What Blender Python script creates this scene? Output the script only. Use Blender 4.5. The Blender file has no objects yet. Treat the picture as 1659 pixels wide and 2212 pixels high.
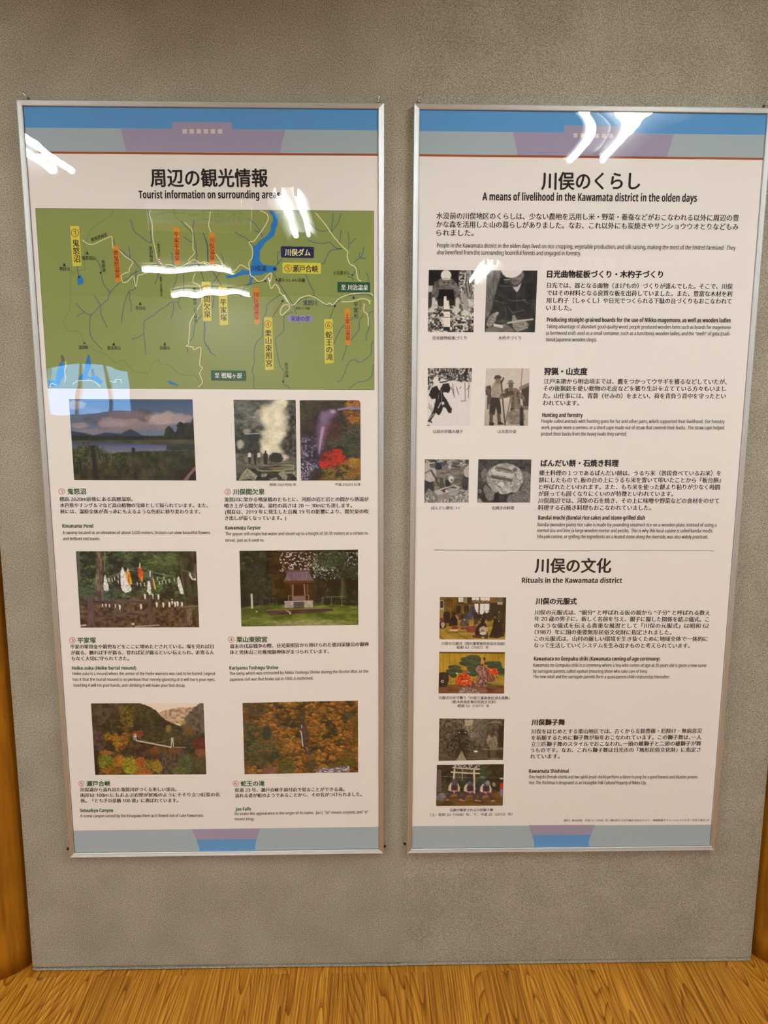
import bpy, math
import numpy as np
from mathutils import Vector, Matrix

SC = bpy.context.scene
COL = SC.collection

# ------------------------------------------------------------------ camera
IMW, IMH = 1659.0, 2212.0
FPX = 1663.9                       # focal length in pixels of the frame
CAM = np.array([0.0, -1.8136, 1.523])
PITCH, YAW, ROLL = -0.1596, 0.0233, 0.0033
cp, sp_ = math.cos(PITCH), math.sin(PITCH)
cyw, syw = math.cos(YAW), math.sin(YAW)
FW = np.array([syw * cp, cyw * cp, sp_])
R0 = np.array([cyw, -syw, 0.0])
U0 = np.cross(R0, FW)
RT = math.cos(ROLL) * R0 + math.sin(ROLL) * U0
UP = math.cos(ROLL) * U0 - math.sin(ROLL) * R0
cd = bpy.data.cameras.new('camera')
cd.sensor_fit = 'HORIZONTAL'
cd.sensor_width = 36.0
cd.lens = 36.0 * FPX / IMW
cd.clip_start = 0.01
cam = bpy.data.objects.new('camera', cd)
COL.objects.link(cam)
M = Matrix(((RT[0], UP[0], -FW[0], CAM[0]), (RT[1], UP[1], -FW[1], CAM[1]),
            (RT[2], UP[2], -FW[2], CAM[2]), (0, 0, 0, 1)))
cam.matrix_world = M
SC.camera = cam

# ------------------------------------------------------------------ world, exposure, lamp strengths
SC.view_settings.view_transform = 'Standard'
SC.view_settings.look = 'None'
SC.view_settings.gamma = 1.0
SC.view_settings.exposure = 1.63
SKY_STRENGTH = 3.2
SKY_COLOR = (0.25, 0.55, 1.0)
TUBE_STRENGTH = 30.0
TUBE_COLOR = (0.945, 1.01, 1.0)
w = bpy.data.worlds.new('daylight')
SC.world = w
w.use_nodes = True
bg = w.node_tree.nodes['Background']
bg.inputs[0].default_value = (*SKY_COLOR, 1)
bg.inputs[1].default_value = SKY_STRENGTH

PG = 1.12            # print colour to reflectance
CEIL = 2.62
WALLY = 0.02         # face of the fabric wall


# ------------------------------------------------------------------ helpers
def lin(c):
    c = np.asarray(c, dtype=float) / 255.0
    return np.where(c <= 0.04045, c / 12.92, ((c + 0.055) / 1.055) ** 2.4)


def new_mat(name, rgb=None, rough=0.5, metal=0.0, spec=0.5):
    m = bpy.data.materials.new(name)
    m.use_nodes = True
    b = m.node_tree.nodes['Principled BSDF']
    if rgb is not None:
        b.inputs['Base Color'].default_value = (*[float(v) for v in rgb], 1)
    b.inputs['Roughness'].default_value = rough
    b.inputs['Metallic'].default_value = metal
    b.inputs['Specular IOR Level'].default_value = spec
    return m


def node(m, t, **kw):
    n = m.node_tree.nodes.new(t)
    for k, v in kw.items():
        setattr(n, k, v)
    return n


def link(m, a, b):
    m.node_tree.links.new(a, b)


_ink = {}


def ink(rgb, name=None):
    k = tuple(int(v) for v in rgb)
    if k not in _ink:
        _ink[k] = new_mat('printed ink %s' % (name or '%d %d %d' % k), lin(k) * PG, 0.65, 0, 0.15)
    return _ink[k]


def mesh_obj(name, verts, faces, mats, parent=None, midx=None, smooth=False):
    me = bpy.data.meshes.new(name)
    me.from_pydata([tuple(map(float, v)) for v in verts], [], [tuple(map(int, f)) for f in faces])
    for m in (mats if isinstance(mats, (list, tuple)) else [mats]):
        me.materials.append(m)
    if midx is not None:
        me.polygons.foreach_set('material_index', np.asarray(midx, dtype=np.int32))
    if smooth:
        me.polygons.foreach_set('use_smooth', np.ones(len(me.polygons), dtype=bool))
    me.update()
    o = bpy.data.objects.new(name, me)
    COL.objects.link(o)
    if parent is not None:
        o.parent = parent
    return o


class MB:
    """collects simple solids into one mesh"""
    def __init__(self):
        self.v, self.f = [], []

    def add(self, vs, fs):
        n = len(self.v)
        self.v += [tuple(p) for p in vs]
        self.f += [tuple(i + n for i in q) for q in fs]

    def box(self, x0, x1, y0, y1, z0, z1):
        self.add([(x0, y0, z0), (x1, y0, z0), (x1, y1, z0), (x0, y1, z0), (x0, y0, z1), (x1, y0, z1), (x1, y1, z1), (x0, y1, z1)],
                 [(0, 3, 2, 1), (4, 5, 6, 7), (0, 1, 5, 4), (1, 2, 6, 5), (2, 3, 7, 6), (3, 0, 4, 7)])

    def tube(self, pts, r, n=10, closed=False, cap=True):
        P = [Vector(p) for p in pts]
        rs = r if isinstance(r, (list, tuple)) else [r] * len(P)
        N = len(P)
        rings = []
        prev = None
        for i in range(N):
            a = P[(i - 1) % N] if (closed or i > 0) else P[i]
            b = P[(i + 1) % N] if (closed or i < N - 1) else P[i]
            t = (b - a).normalized()
            if prev is None:
                ref = Vector((0, 0, 1)) if abs(t.z) < 0.9 else Vector((1, 0, 0))
                nrm = t.cross(ref).normalized()
            else:
                nrm = (prev - t * prev.dot(t)).normalized()
            prev = nrm
            bn = t.cross(nrm)
            rings.append([P[i] + (nrm * math.cos(2 * math.pi * k / n) + bn * math.sin(2 * math.pi * k / n)) * rs[i] for k in range(n)])
        vs = [p for rg in rings for p in rg]
        fs = []
        for i in range(N if closed else N - 1):
            j = (i + 1) % N
            for k in range(n):
                fs.append((i * n + k, i * n + (k + 1) % n, j * n + (k + 1) % n, j * n + k))
        if cap and not closed:
            fs.append(tuple(range(n))[::-1])
            fs.append(tuple((N - 1) * n + k for k in range(n)))
        self.add(vs, fs)

    def build(self, name, mat, parent=None, smooth=False, origin=(0, 0, 0)):
        v = [(p[0] - origin[0], p[1] - origin[1], p[2] - origin[2]) for p in self.v]
        return mesh_obj(name, v, self.f, mat, parent, smooth=smooth)


def thing(name, label, cat, loc, group=None):
    o = bpy.data.objects.new(name, None)
    o.empty_display_size = 0.05
    COL.objects.link(o)
    o.location = loc
    return tag(o, label, cat, group)


def tag(o, label, cat, group=None):
    o['label'] = label
    o['category'] = cat
    if group:
        o['group'] = group
    return o


def struct(o):
    o['kind'] = 'structure'
    return o


def ray(px, py):
    """direction of the view ray through points of the photograph, scaled to dy = 1"""
    px, py = np.asarray(px, float), np.asarray(py, float)
    d = FW + ((px - IMW / 2) / FPX)[..., None] * RT - ((py - IMH / 2) / FPX)[..., None] * UP
    return d / d[..., 1:2]


def on_plane(px, py, y):
    """point of a plane parallel to the wall, measured from the photograph (camera calibration)"""
    return CAM + ray(px, py) * (y - CAM[1])


# ---- measuring windows of the photograph (x, y, scale)
CROP = dict(A=(0, 180, 1.9518), B1=(60, 440, 4.1475), B2=(440, 440, 4.1475), C1=(120, 850, 4.6083), C2=(470, 850, 4.6083),
            D1=(130, 1180, 4.6083), D2=(480, 1180, 4.6083), E1=(140, 1500, 4.74), E2=(490, 1500, 4.74),
            F=(880, 200, 2.1297), G1=(900, 560, 4.6083), G2=(1150, 560, 3.6065), H1=(900, 960, 6.381), H2=(1140, 960, 3.6065),
            I1=(900, 1270, 6.9125), I2=(1130, 1270, 3.7705), J1=(900, 1530, 6.504), J2=(1120, 1530, 3.7705), P=(0, 0, 1.0))


def topx(crop, x, y):
    a, b, s = CROP[crop]
    return a + np.asarray(x, float) / s, b + np.asarray(y, float) / s


# ------------------------------------------------------------------ numpy noise
def _hash(ix, iy, seed):
    h = (ix.astype(np.int64) * 374761393 + iy.astype(np.int64) * 668265263 + seed * 974634777) & 0x7fffffff
    h = ((h ^ (h >> 13)) * 1274126177) & 0x7fffffff
    h = (h ^ (h >> 16)) & 0xffff
    return h / 65535.0


def vnoise(x, y, seed=0):
    ix, iy = np.floor(x), np.floor(y)
    fx, fy = x - ix, y - iy
    fx = fx * fx * fx * (fx * (fx * 6 - 15) + 10)
    fy = fy * fy * fy * (fy * (fy * 6 - 15) + 10)
    a, b = _hash(ix, iy, seed), _hash(ix + 1, iy, seed)
    c, d = _hash(ix, iy + 1, seed), _hash(ix + 1, iy + 1, seed)
    return (a * (1 - fx) + b * fx) * (1 - fy) + (c * (1 - fx) + d * fx) * fy


def fbm(x, y, seed=0, octaves=4, gain=0.55):
    s, a, t = 0, 1.0, 0
    for o in range(octaves):
        s = s + a * vnoise(x * 2 ** o + 17.3 * o, y * 2 ** o - 9.1 * o, seed + o)
        t += a
        a *= gain
    return s / t


# ------------------------------------------------------------------ materials of the place
def mat_fabric():
    m = new_mat('grey brown needle felt', None, 0.95, 0, 0.1)
    b = m.node_tree.nodes['Principled BSDF']
    g = node(m, 'ShaderNodeNewGeometry')
    n1 = node(m, 'ShaderNodeTexNoise'); n1.inputs['Scale'].default_value = 400; n1.inputs['Detail'].default_value = 3; n1.inputs['Roughness'].default_value = 0.62
    n2 = node(m, 'ShaderNodeTexNoise'); n2.inputs['Scale'].default_value = 9; n2.inputs['Detail'].default_value = 4
    link(m, g.outputs['Position'], n1.inputs['Vector']); link(m, g.outputs['Position'], n2.inputs['Vector'])
    cr = node(m, 'ShaderNodeValToRGB')
    e = cr.color_ramp.elements
    e[0].position, e[1].position = 0.33, 0.67
    e[0].color = (*FAB_DARK, 1)
    e[1].color = (*FAB_LIGHT, 1)
    link(m, n1.outputs['Fac'], cr.inputs['Fac'])
    mx = node(m, 'ShaderNodeMix', data_type='RGBA', blend_type='MULTIPLY')
    mx.inputs['Factor'].default_value = 1
    cr2 = node(m, 'ShaderNodeValToRGB')
    cr2.color_ramp.elements[0].color = (0.9, 0.89, 0.88, 1); cr2.color_ramp.elements[0].position = 0.3
    cr2.color_ramp.elements[1].color = (1.06, 1.06, 1.06, 1); cr2.color_ramp.elements[1].position = 0.7
    link(m, n2.outputs['Fac'], cr2.inputs['Fac'])
    link(m, cr.outputs['Color'], mx.inputs['A']); link(m, cr2.outputs['Color'], mx.inputs['B'])
    link(m, mx.outputs['Result'], b.inputs['Base Color'])
    bp = node(m, 'ShaderNodeBump'); bp.inputs['Strength'].default_value = 0.8; bp.inputs['Distance'].default_value = 0.0016
    link(m, n1.outputs['Fac'], bp.inputs['Height']); link(m, bp.outputs['Normal'], b.inputs['Normal'])
    return m


FAB_DARK = (0.180, 0.156, 0.118)
FAB_LIGHT = (0.54, 0.485, 0.38)


def mat_floor():
    m = new_mat('golden oak laminate', None, 0.38, 0, 0.35)
    b = m.node_tree.nodes['Principled BSDF']
    g = node(m, 'ShaderNodeNewGeometry')
    # boards: rows run along the room's depth
    mp = node(m, 'ShaderNodeMapping'); mp.inputs['Rotation'].default_value = (0, 0, math.pi / 2)
    link(m, g.outputs['Position'], mp.inputs['Vector'])
    br = node(m, 'ShaderNodeTexBrick')
    br.offset = 0.37; br.offset_frequency = 2
    br.inputs['Scale'].default_value = 1.0
    br.inputs['Brick Width'].default_value = 0.62
    br.inputs['Row Height'].default_value = 0.101
    br.inputs['Mortar Size'].default_value = 0.0004
    br.inputs['Mortar Smooth'].default_value = 0.1
    br.inputs['Bias'].default_value = 0.0
    br.inputs['Color1'].default_value = (0, 0, 0, 1); br.inputs['Color2'].default_value = (1, 1, 1, 1)
    br.inputs['Mortar'].default_value = (0.3, 0.3, 0.3, 1)
    link(m, mp.outputs['Vector'], br.inputs['Vector'])
    # each board shifts the grain
    sx = node(m, 'ShaderNodeSeparateXYZ'); link(m, g.outputs['Position'], sx.inputs['Vector'])
    sh = node(m, 'ShaderNodeMath', operation='MULTIPLY'); link(m, br.outputs['Color'], sh.inputs[0]); sh.inputs[1].default_value = 7.3
    ax = node(m, 'ShaderNodeMath', operation='ADD'); link(m, sx.outputs['X'], ax.inputs[0]); link(m, sh.outputs[0], ax.inputs[1])
    ay = node(m, 'ShaderNodeMath', operation='MULTIPLY_ADD'); link(m, sx.outputs['Y'], ay.inputs[0]); ay.inputs[1].default_value = 0.075; link(m, sh.outputs[0], ay.inputs[2])
    cv = node(m, 'ShaderNodeCombineXYZ'); link(m, ax.outputs[0], cv.inputs['X']); link(m, ay.outputs[0], cv.inputs['Y'])
    n1 = node(m, 'ShaderNodeTexNoise'); n1.inputs['Scale'].default_value = 6.5; n1.inputs['Detail'].default_value = 1.5; n1.inputs['Roughness'].default_value = 0.35
    link(m, cv.outputs['Vector'], n1.inputs['Vector'])
    rings = node(m, 'ShaderNodeMath', operation='MULTIPLY'); link(m, n1.outputs['Fac'], rings.inputs[0]); rings.inputs[1].default_value = 62
    fr = node(m, 'ShaderNodeMath', operation='FRACT'); link(m, rings.outputs[0], fr.inputs[0])
    n2 = node(m, 'ShaderNodeTexNoise'); n2.inputs['Scale'].default_value = 170; n2.inputs['Detail'].default_value = 3; n2.inputs['Roughness'].default_value = 0.6
    mp2 = node(m, 'ShaderNodeMapping'); mp2.inputs['Scale'].default_value = (1, 0.02, 1)
    link(m, g.outputs['Position'], mp2.inputs['Vector']); link(m, mp2.outputs['Vector'], n2.inputs['Vector'])
    cr = node(m, 'ShaderNodeValToRGB')
    e = cr.color_ramp.elements
    e[0].position, e[0].color = 0.0, (0.27, 0.095, 0.006, 1)
    e[1].position, e[1].color = 1.0, (0.60, 0.255, 0.022, 1)
    k = e.new(0.28); k.color = (0.56, 0.225, 0.017, 1)
    k = e.new(0.85); k.color = (0.66, 0.295, 0.032, 1)
    link(m, fr.outputs[0], cr.inputs['Fac'])
    cr2 = node(m, 'ShaderNodeValToRGB')
    cr2.color_ramp.elements[0].position = 0.34; cr2.color_ramp.elements[0].color = (0.56, 0.47, 0.33, 1)
    cr2.color_ramp.elements[1].position = 0.64; cr2.color_ramp.elements[1].color = (1.18, 1.2, 1.3, 1)
    link(m, n2.outputs['Fac'], cr2.inputs['Fac'])
    mx = node(m, 'ShaderNodeMix', data_type='RGBA', blend_type='MULTIPLY'); mx.inputs['Factor'].default_value = 1
    link(m, cr.outputs['Color'], mx.inputs['A']); link(m, cr2.outputs['Color'], mx.inputs['B'])
    cr3 = node(m, 'ShaderNodeValToRGB')
    cr3.color_ramp.elements[0].color = (0.86, 0.83, 0.78, 1); cr3.color_ramp.elements[1].color = (1.12, 1.13, 1.2, 1)
    link(m, br.outputs['Color'], cr3.inputs['Fac'])
    mx2 = node(m, 'ShaderNodeMix', data_type='RGBA', blend_type='MULTIPLY'); mx2.inputs['Factor'].default_value = 1
    link(m, mx.outputs['Result'], mx2.inputs['A']); link(m, cr3.outputs['Color'], mx2.inputs['B'])
    link(m, mx2.outputs['Result'], b.inputs['Base Color'])
    bp = node(m, 'ShaderNodeBump'); bp.inputs['Strength'].default_value = 0.15; bp.inputs['Distance'].default_value = 0.0006
    link(m, n2.outputs['Fac'], bp.inputs['Height']); link(m, bp.outputs['Normal'], b.inputs['Normal'])
    return m


def mat_log(name, dark, light, rough=0.3):
    m = new_mat(name, None, rough, 0, 0.5)
    b = m.node_tree.nodes['Principled BSDF']
    tc = node(m, 'ShaderNodeTexCoord')
    mp = node(m, 'ShaderNodeMapping'); mp.inputs['Scale'].default_value = (1, 1, 0.07)
    link(m, tc.outputs['Object'], mp.inputs['Vector'])
    n1 = node(m, 'ShaderNodeTexNoise'); n1.inputs['Scale'].default_value = 38; n1.inputs['Detail'].default_value = 5; n1.inputs['Roughness'].default_value = 0.6
    n1.inputs['Distortion'].default_value = 0.6
    link(m, mp.outputs['Vector'], n1.inputs['Vector'])
    n2 = node(m, 'ShaderNodeTexNoise'); n2.inputs['Scale'].default_value = 5; n2.inputs['Detail'].default_value = 2
    link(m, tc.outputs['Object'], n2.inputs['Vector'])
    ad = node(m, 'ShaderNodeMath', operation='MULTIPLY_ADD'); link(m, n2.outputs['Fac'], ad.inputs[0]); ad.inputs[1].default_value = 0.5
    link(m, n1.outputs['Fac'], ad.inputs[2])
    cr = node(m, 'ShaderNodeValToRGB')
    e = cr.color_ramp.elements
    e[0].position, e[0].color = 0.5, (*dark, 1)
    e[1].position, e[1].color = 1.0, (*light, 1)
    link(m, ad.outputs[0], cr.inputs['Fac'])
    link(m, cr.outputs['Color'], b.inputs['Base Color'])
    bp = node(m, 'ShaderNodeBump'); bp.inputs['Strength'].default_value = 0.25; bp.inputs['Distance'].default_value = 0.002
    link(m, n1.outputs['Fac'], bp.inputs['Height']); link(m, bp.outputs['Normal'], b.inputs['Normal'])
    return m


def mat_plaster(name, rgb):
    m = new_mat(name, rgb, 0.85, 0, 0.2)
    b = m.node_tree.nodes['Principled BSDF']
    n1 = node(m, 'ShaderNodeTexNoise'); n1.inputs['Scale'].default_value = 60; n1.inputs['Detail'].default_value = 4
    g = node(m, 'ShaderNodeNewGeometry'); link(m, g.outputs['Position'], n1.inputs['Vector'])
    bp = node(m, 'ShaderNodeBump'); bp.inputs['Strength'].default_value = 0.2; bp.inputs['Distance'].default_value = 0.003
    link(m, n1.outputs['Fac'], bp.inputs['Height']); link(m, bp.outputs['Normal'], b.inputs['Normal'])
    return m


def mat_metal(name, rgb, rough):
    m = new_mat(name, rgb, rough, 1.0)
    b = m.node_tree.nodes['Principled BSDF']
    n1 = node(m, 'ShaderNodeTexNoise'); n1.inputs['Scale'].default_value = 300
    g = node(m, 'ShaderNodeNewGeometry'); link(m, g.outputs['Position'], n1.inputs['Vector'])
    mr = node(m, 'ShaderNodeMapRange'); mr.inputs['To Min'].default_value = rough * 0.95; mr.inputs['To Max'].default_value = rough * 1.05
    link(m, n1.outputs['Fac'], mr.inputs['Value']); link(m, mr.outputs['Result'], b.inputs['Roughness'])
    return m


def mat_clear(name, ior, rough=0.0):
    m = bpy.data.materials.new(name)
    m.use_nodes = True
    nt = m.node_tree
    nt.nodes.remove(nt.nodes['Principled BSDF'])
    out = nt.nodes['Material Output']
    tr = node(m, 'ShaderNodeBsdfTransparent'); tr.inputs['Color'].default_value = (1, 1, 1, 1)
    gl = node(m, 'ShaderNodeBsdfGlossy'); gl.inputs['Roughness'].default_value = rough
    # reflectance of a thin two-sided sheet: the same from the front and from behind
    r0 = 2 * ((ior - 1) / (ior + 1)) ** 2
    g = node(m, 'ShaderNodeNewGeometry')
    dt = node(m, 'ShaderNodeVectorMath', operation='DOT_PRODUCT'); link(m, g.outputs['Incoming'], dt.inputs[0]); link(m, g.outputs['Normal'], dt.inputs[1])
    ab = node(m, 'ShaderNodeMath', operation='ABSOLUTE'); link(m, dt.outputs['Value'], ab.inputs[0])
    on = node(m, 'ShaderNodeMath', operation='SUBTRACT'); on.inputs[0].default_value = 1; link(m, ab.outputs[0], on.inputs[1])
    pw = node(m, 'ShaderNodeMath', operation='POWER'); link(m, on.outputs[0], pw.inputs[0]); pw.inputs[1].default_value = 5
    fr = node(m, 'ShaderNodeMath', operation='MULTIPLY_ADD'); link(m, pw.outputs[0], fr.inputs[0]); fr.inputs[1].default_value = 1 - r0; fr.inputs[2].default_value = r0
    mx = node(m, 'ShaderNodeMixShader')
    link(m, fr.outputs[0], mx.inputs[0]); link(m, tr.outputs[0], mx.inputs[1]); link(m, gl.outputs[0], mx.inputs[2])
    link(m, mx.outputs[0], out.inputs['Surface'])
    return m


M_FAB = mat_fabric()
M_FLOOR = mat_floor()
M_POST = mat_log('varnished log', (0.17, 0.052, 0.001), (0.52, 0.20, 0.008), 0.3)
M_STOOL = mat_log('orange varnished wood', (0.42, 0.13, 0.015), (0.75, 0.30, 0.05), 0.3)
M_PLASTER = mat_plaster('cream plaster', (0.74, 0.71, 0.66))
M_CEIL = mat_plaster('brown wooden ceiling board', (0.20, 0.15, 0.10))
M_ALU = mat_metal('satin aluminium', (0.66, 0.655, 0.64), 0.46)
M_CHROME = mat_metal('chromed wire', (0.85, 0.84, 0.82), 0.12)
M_DARK = new_mat('dark steel', (0.03, 0.03, 0.03), 0.4, 0.6)
M_FILM = mat_clear('clear poster film', 1.47, 0.0)
M_GLASS = mat_clear('window glass', 1.5, 0.0)
M_BACK = new_mat('black backing board', (0.012, 0.012, 0.014), 0.7)
M_GREY = new_mat('dull grey sheet metal', (0.10, 0.10, 0.10), 0.6)
M_WHITE = new_mat('white enamel', (0.8, 0.8, 0.78), 0.4)
M_TUBE = bpy.data.materials.new('fluorescent tube glow')
M_TUBE.use_nodes = True
_n = M_TUBE.node_tree
_n.nodes.remove(_n.nodes['Principled BSDF'])
_e = _n.nodes.new('ShaderNodeEmission')
_e.inputs[0].default_value = (*TUBE_COLOR, 1)
_e.inputs[1].default_value = TUBE_STRENGTH
_n.links.new(_e.outputs[0], _n.nodes['Material Output'].inputs['Surface'])

# ------------------------------------------------------------------ the room
XL, XR, YB = -4.6, 4.2, -8.0
SEAM = 0.097
EDGE_L, EDGE_R = -0.8805, 1.0365


def fabric_panel(x0, x1, hem, seed, free='lr', dy=0.0):
    """floor to ceiling fabric covered panel, its cloth turned under in a loose hem at the floor"""
    n = 90 if hem else 2
    xs = np.linspace(x0, x1, n)
    prof = []
    rows = []
    for i, x in enumerate(xs):
        wv = float(vnoise(np.array([x * 9.0]), np.array([0.5]), seed)[0]) if hem else 0
        wv2 = float(vnoise(np.array([x * 4.0]), np.array([3.5]), seed)[0]) if hem else 0
        k = hem * (0.35 + 0.65 * wv2)
        zb = 0.0005 + 0.0025 * wv * hem
        er = min(1.0, min(x - x0 if 'l' in free else 1, x1 - x if 'r' in free else 1) / 0.004)      # rounded free edges
        back = 0.003 * (1 - er) ** 2
        pts = [(WALLY + 0.03, CEIL), (WALLY + back, CEIL), (WALLY + back, 0.06), (WALLY + back, 0.0145),
               (WALLY + 0.002 * k + back, 0.0125), (WALLY + 0.010 * k + back, 0.0105), (WALLY + 0.009 * k + back, 0.0072),
               (WALLY - 0.0005 * k + back, 0.0066), (WALLY - 0.0018 * k + back, 0.0045), (WALLY - 0.0012 * k + back, 0.0022 + zb), (WALLY + 0.003, zb), (WALLY + 0.03, zb)]
        rows.append([(x, y + dy, z) for y, z in pts])
    m = len(rows[0])
    v = [p for r in rows for p in r]
    f = [(i * m + j, i * m + j + 1, (i + 1) * m + j + 1, (i + 1) * m + j) for i in range(n - 1) for j in range(m - 1)]
    f += [tuple(range(m))[::-1], tuple((n - 1) * m + j for j in range(m))]
    return v, f


v, f = fabric_panel(EDGE_L, SEAM - 0.0001, 1.0, 3, 'l')
struct(mesh_obj('wall_front', v, f, M_FAB, smooth=False))
v, f = fabric_panel(SEAM - 0.003, EDGE_R, 0.35, 8, 'r', 0.0004)
struct(mesh_obj('wall_front', v, f, M_FAB, smooth=False))
for x0, x1 in ((XL, -1.125), (1.295, XR)):
    v, f = fabric_panel(x0, x1, 0.0, 1)
    struct(mesh_obj('wall_front', v, f, M_FAB))
b = MB(); b.box(XL - 0.15, XR + 0.15, 0.13, 0.25, -0.05, CEIL); struct(b.build('wall_front', M_PLASTER))   # the wall the panels stand against
b = MB(); b.box(XL - 0.15, XR + 0.15, YB - 0.15, 0.25, -0.08, 0.0); struct(b.build('floor', M_FLOOR))
b = MB(); b.box(XL - 0.15, XR + 0.15, YB - 0.15, 0.25, CEIL, CEIL + 0.08); struct(b.build('ceiling', M_CEIL))
b = MB(); b.box(XL - 0.15, XL, YB, 0.13, 0, CEIL); struct(b.build('wall_left', M_PLASTER))
b = MB(); b.box(XR, XR + 0.15, YB, 0.13, 0, CEIL); struct(b.build('wall_right', M_PLASTER))
# back wall with a window opening
WIN = [(-3.97, -2.9, 1.15, 1.8)]
b = MB()
b.box(XL - 0.15, WIN[0][0], YB - 0.15, YB, 0, CEIL)
b.box(WIN[0][1], XR + 0.15, YB - 0.15, YB, 0, CEIL)
for (a, c, lo, hi) in WIN:
    b.box(a, c, YB - 0.15, YB, 0, lo)
    b.box(a, c, YB - 0.15, YB, hi, CEIL)
struct(b.build('wall_back', M_PLASTER))
for i, (a, c, lo, hi) in enumerate(WIN):
    e = bpy.data.objects.new('window_%d' % (i + 1), None)
    COL.objects.link(e); e.location = ((a + c) / 2, YB - 0.08, lo); struct(e)
    o = ((a + c) / 2, YB - 0.08, lo)
    b = MB()
    t = 0.04
    b.box(a, c, YB - 0.11, YB - 0.05, lo, lo + t); b.box(a, c, YB - 0.11, YB - 0.05, hi - t, hi)
    b.box(a, a + t, YB - 0.11, YB - 0.05, lo + t, hi - t); b.box(c - t, c, YB - 0.11, YB - 0.05, lo + t, hi - t)
    for q in (0.3, 0.62):
        b.box(a + (c - a) * q - 0.02, a + (c - a) * q + 0.02, YB - 0.105, YB - 0.055, lo + t, hi - t)
    b.build('window_frame', M_WHITE, e, origin=o)
    b = MB(); b.box(a + t, c - t, YB - 0.083, YB - 0.079, lo + t, hi - t)
    b.build('window_glass', M_GLASS, e, origin=o)


# log posts
def log_post(cx, cy, r, seed, label):
    n, mz = 48, 40
    v, f = [], []
    for j in range(mz):
        z = CEIL * j / (mz - 1)
        for k in range(n):
            a = 2 * math.pi * k / n
            rr = r * (1 + 0.016 * (float(fbm(np.array([math.cos(a) * 1.7 + 5]), np.array([z * 1.1 + math.sin(a) * 1.7]), seed)[0]) - 0.5))
            if j == 0:
                rr -= 0.003
            v.append((rr * math.cos(a), rr * math.sin(a), z if j else 0.0))
    for j in range(mz - 1):
        for k in range(n):
            f.append((j * n + k, j * n + (k + 1) % n, (j + 1) * n + (k + 1) % n, (j + 1) * n + k))
    f += [tuple(range(n))[::-1], tuple((mz - 1) * n + k for k in range(n))]
    o = mesh_obj('log_post', v, f, M_POST, smooth=True)
    o.location = (cx, cy, 0)
    return tag(o, label, 'post', 'varnished log posts beside the felt panels')


log_post(-1.0, 0.095, 0.1165, 5, 'round varnished orange-brown log post at the left edge of the felt wall')
log_post(1.163, 0.095, 0.1215, 9, 'round varnished orange-brown log post at the right edge of the felt wall')


# ceiling lamps: twin-tube fluorescent battens
def batten(cx, cy, along, label, L=1.2, gap=0.085, wings=True):
    e = thing('fluorescent_lamp', label, 'ceiling lamp', (cx, cy, CEIL), 'twin tube ceiling lamps')
    ax = Vector((1, 0, 0)) if along == 'x' else Vector((0, 1, 0))
    sd = Vector((0, 1, 0)) if along == 'x' else Vector((1, 0, 0))
    b = MB()
    hl = L / 2 + 0.03
    # folded sheet metal trough: a spine with two sloping reflector wings
    prof = [(-0.05, 0), (0.05, 0), (0.05, -0.012), (0.02, -0.026), (-0.02, -0.026), (-0.05, -0.012)] if not wings else [(-0.05, 0), (0.05, 0), (gap / 2 + 0.072, -0.078), (gap / 2 + 0.070, -0.079), (0.042, -0.010), (0.02, -0.024), (-0.02, -0.024), (-0.042, -0.010), (-gap / 2 - 0.070, -0.079), (-gap / 2 - 0.072, -0.078)]
    n = len(prof)
    v = [ax * s * hl + sd * p[0] + Vector((0, 0, p[1])) for s in (-1, 1) for p in prof]
    b.add(v, [(k, (k + 1) % n, n + (k + 1) % n, n + k) for k in range(n)] + [tuple(range(n))[::-1], tuple(range(n, 2 * n))])
    b.build('housing', M_GREY, e)
    for s in (-1, 1):
        b = MB()
        b.tube([ax * -(L / 2) + sd * s * gap / 2 + Vector((0, 0, -0.045)), ax * (L / 2) + sd * s * gap / 2 + Vector((0, 0, -0.045))], 0.0165, 10)
        b.build('tube', M_TUBE, e, smooth=False)
        for q in (-1, 1):
            b = MB()
            c = ax * (q * (L / 2 + 0.012)) + sd * s * gap / 2
            b.box(c.x - 0.012, c.x + 0.012, c.y - 0.012, c.y + 0.012, -0.062, -0.004)
            b.build('socket', M_WHITE, e)
    return e


LAMPS = [(-1.5, -1.62, 'y', 'twin tube ceiling lamp near the posters, left of the camera'),
         (1.02, -1.35, 'y', 'twin tube ceiling lamp near the posters, right of the camera', 1.2, 0.128),
         (3.1, -3.4, 'y', 'added unseen twin tube ceiling lamp by the right wall'),  # two added side lamps, unseen in the film, to light the wall more frontally
         (-3.3, -3.4, 'y', 'added unseen twin tube ceiling lamp by the left wall'),
         (-0.43, -3.2, 'y', 'twin tube ceiling lamp behind the camera, end on to the posters'),
         (1.06, -5.5, 'y', 'twin tube ceiling lamp far back on the right'),
         (-1.68, -5.75, 'x', 'twin tube ceiling lamp set across the room, nearer of two', 0.82, 0.085, False),
         (-1.77, -7.3, 'x', 'twin tube ceiling lamp set across the room, by the back wall', 0.86, 0.085, False)]
for a in LAMPS:
    batten(*a)

# ------------------------------------------------------------------ text
_tcurve = bpy.data.curves.new('lettering', 'FONT')
_tobj = bpy.data.objects.new('lettering', _tcurve)
COL.objects.link(_tobj)
_tcache = {}


def sans(s, bold):
    """the same letters and digits in a plain sans-serif cut"""
    A, a, d = (0x1D5D4, 0x1D5EE, 0x1D7EC) if bold else (0x1D5A0, 0x1D5BA, 0x1D7E2)
    return ''.join(chr(A + ord(c) - 65) if 'A' <= c <= 'Z' else chr(a + ord(c) - 97) if 'a' <= c <= 'z' else chr(d + ord(c) - 48) if '0' <= c <= '9' else c for c in s)


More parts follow.
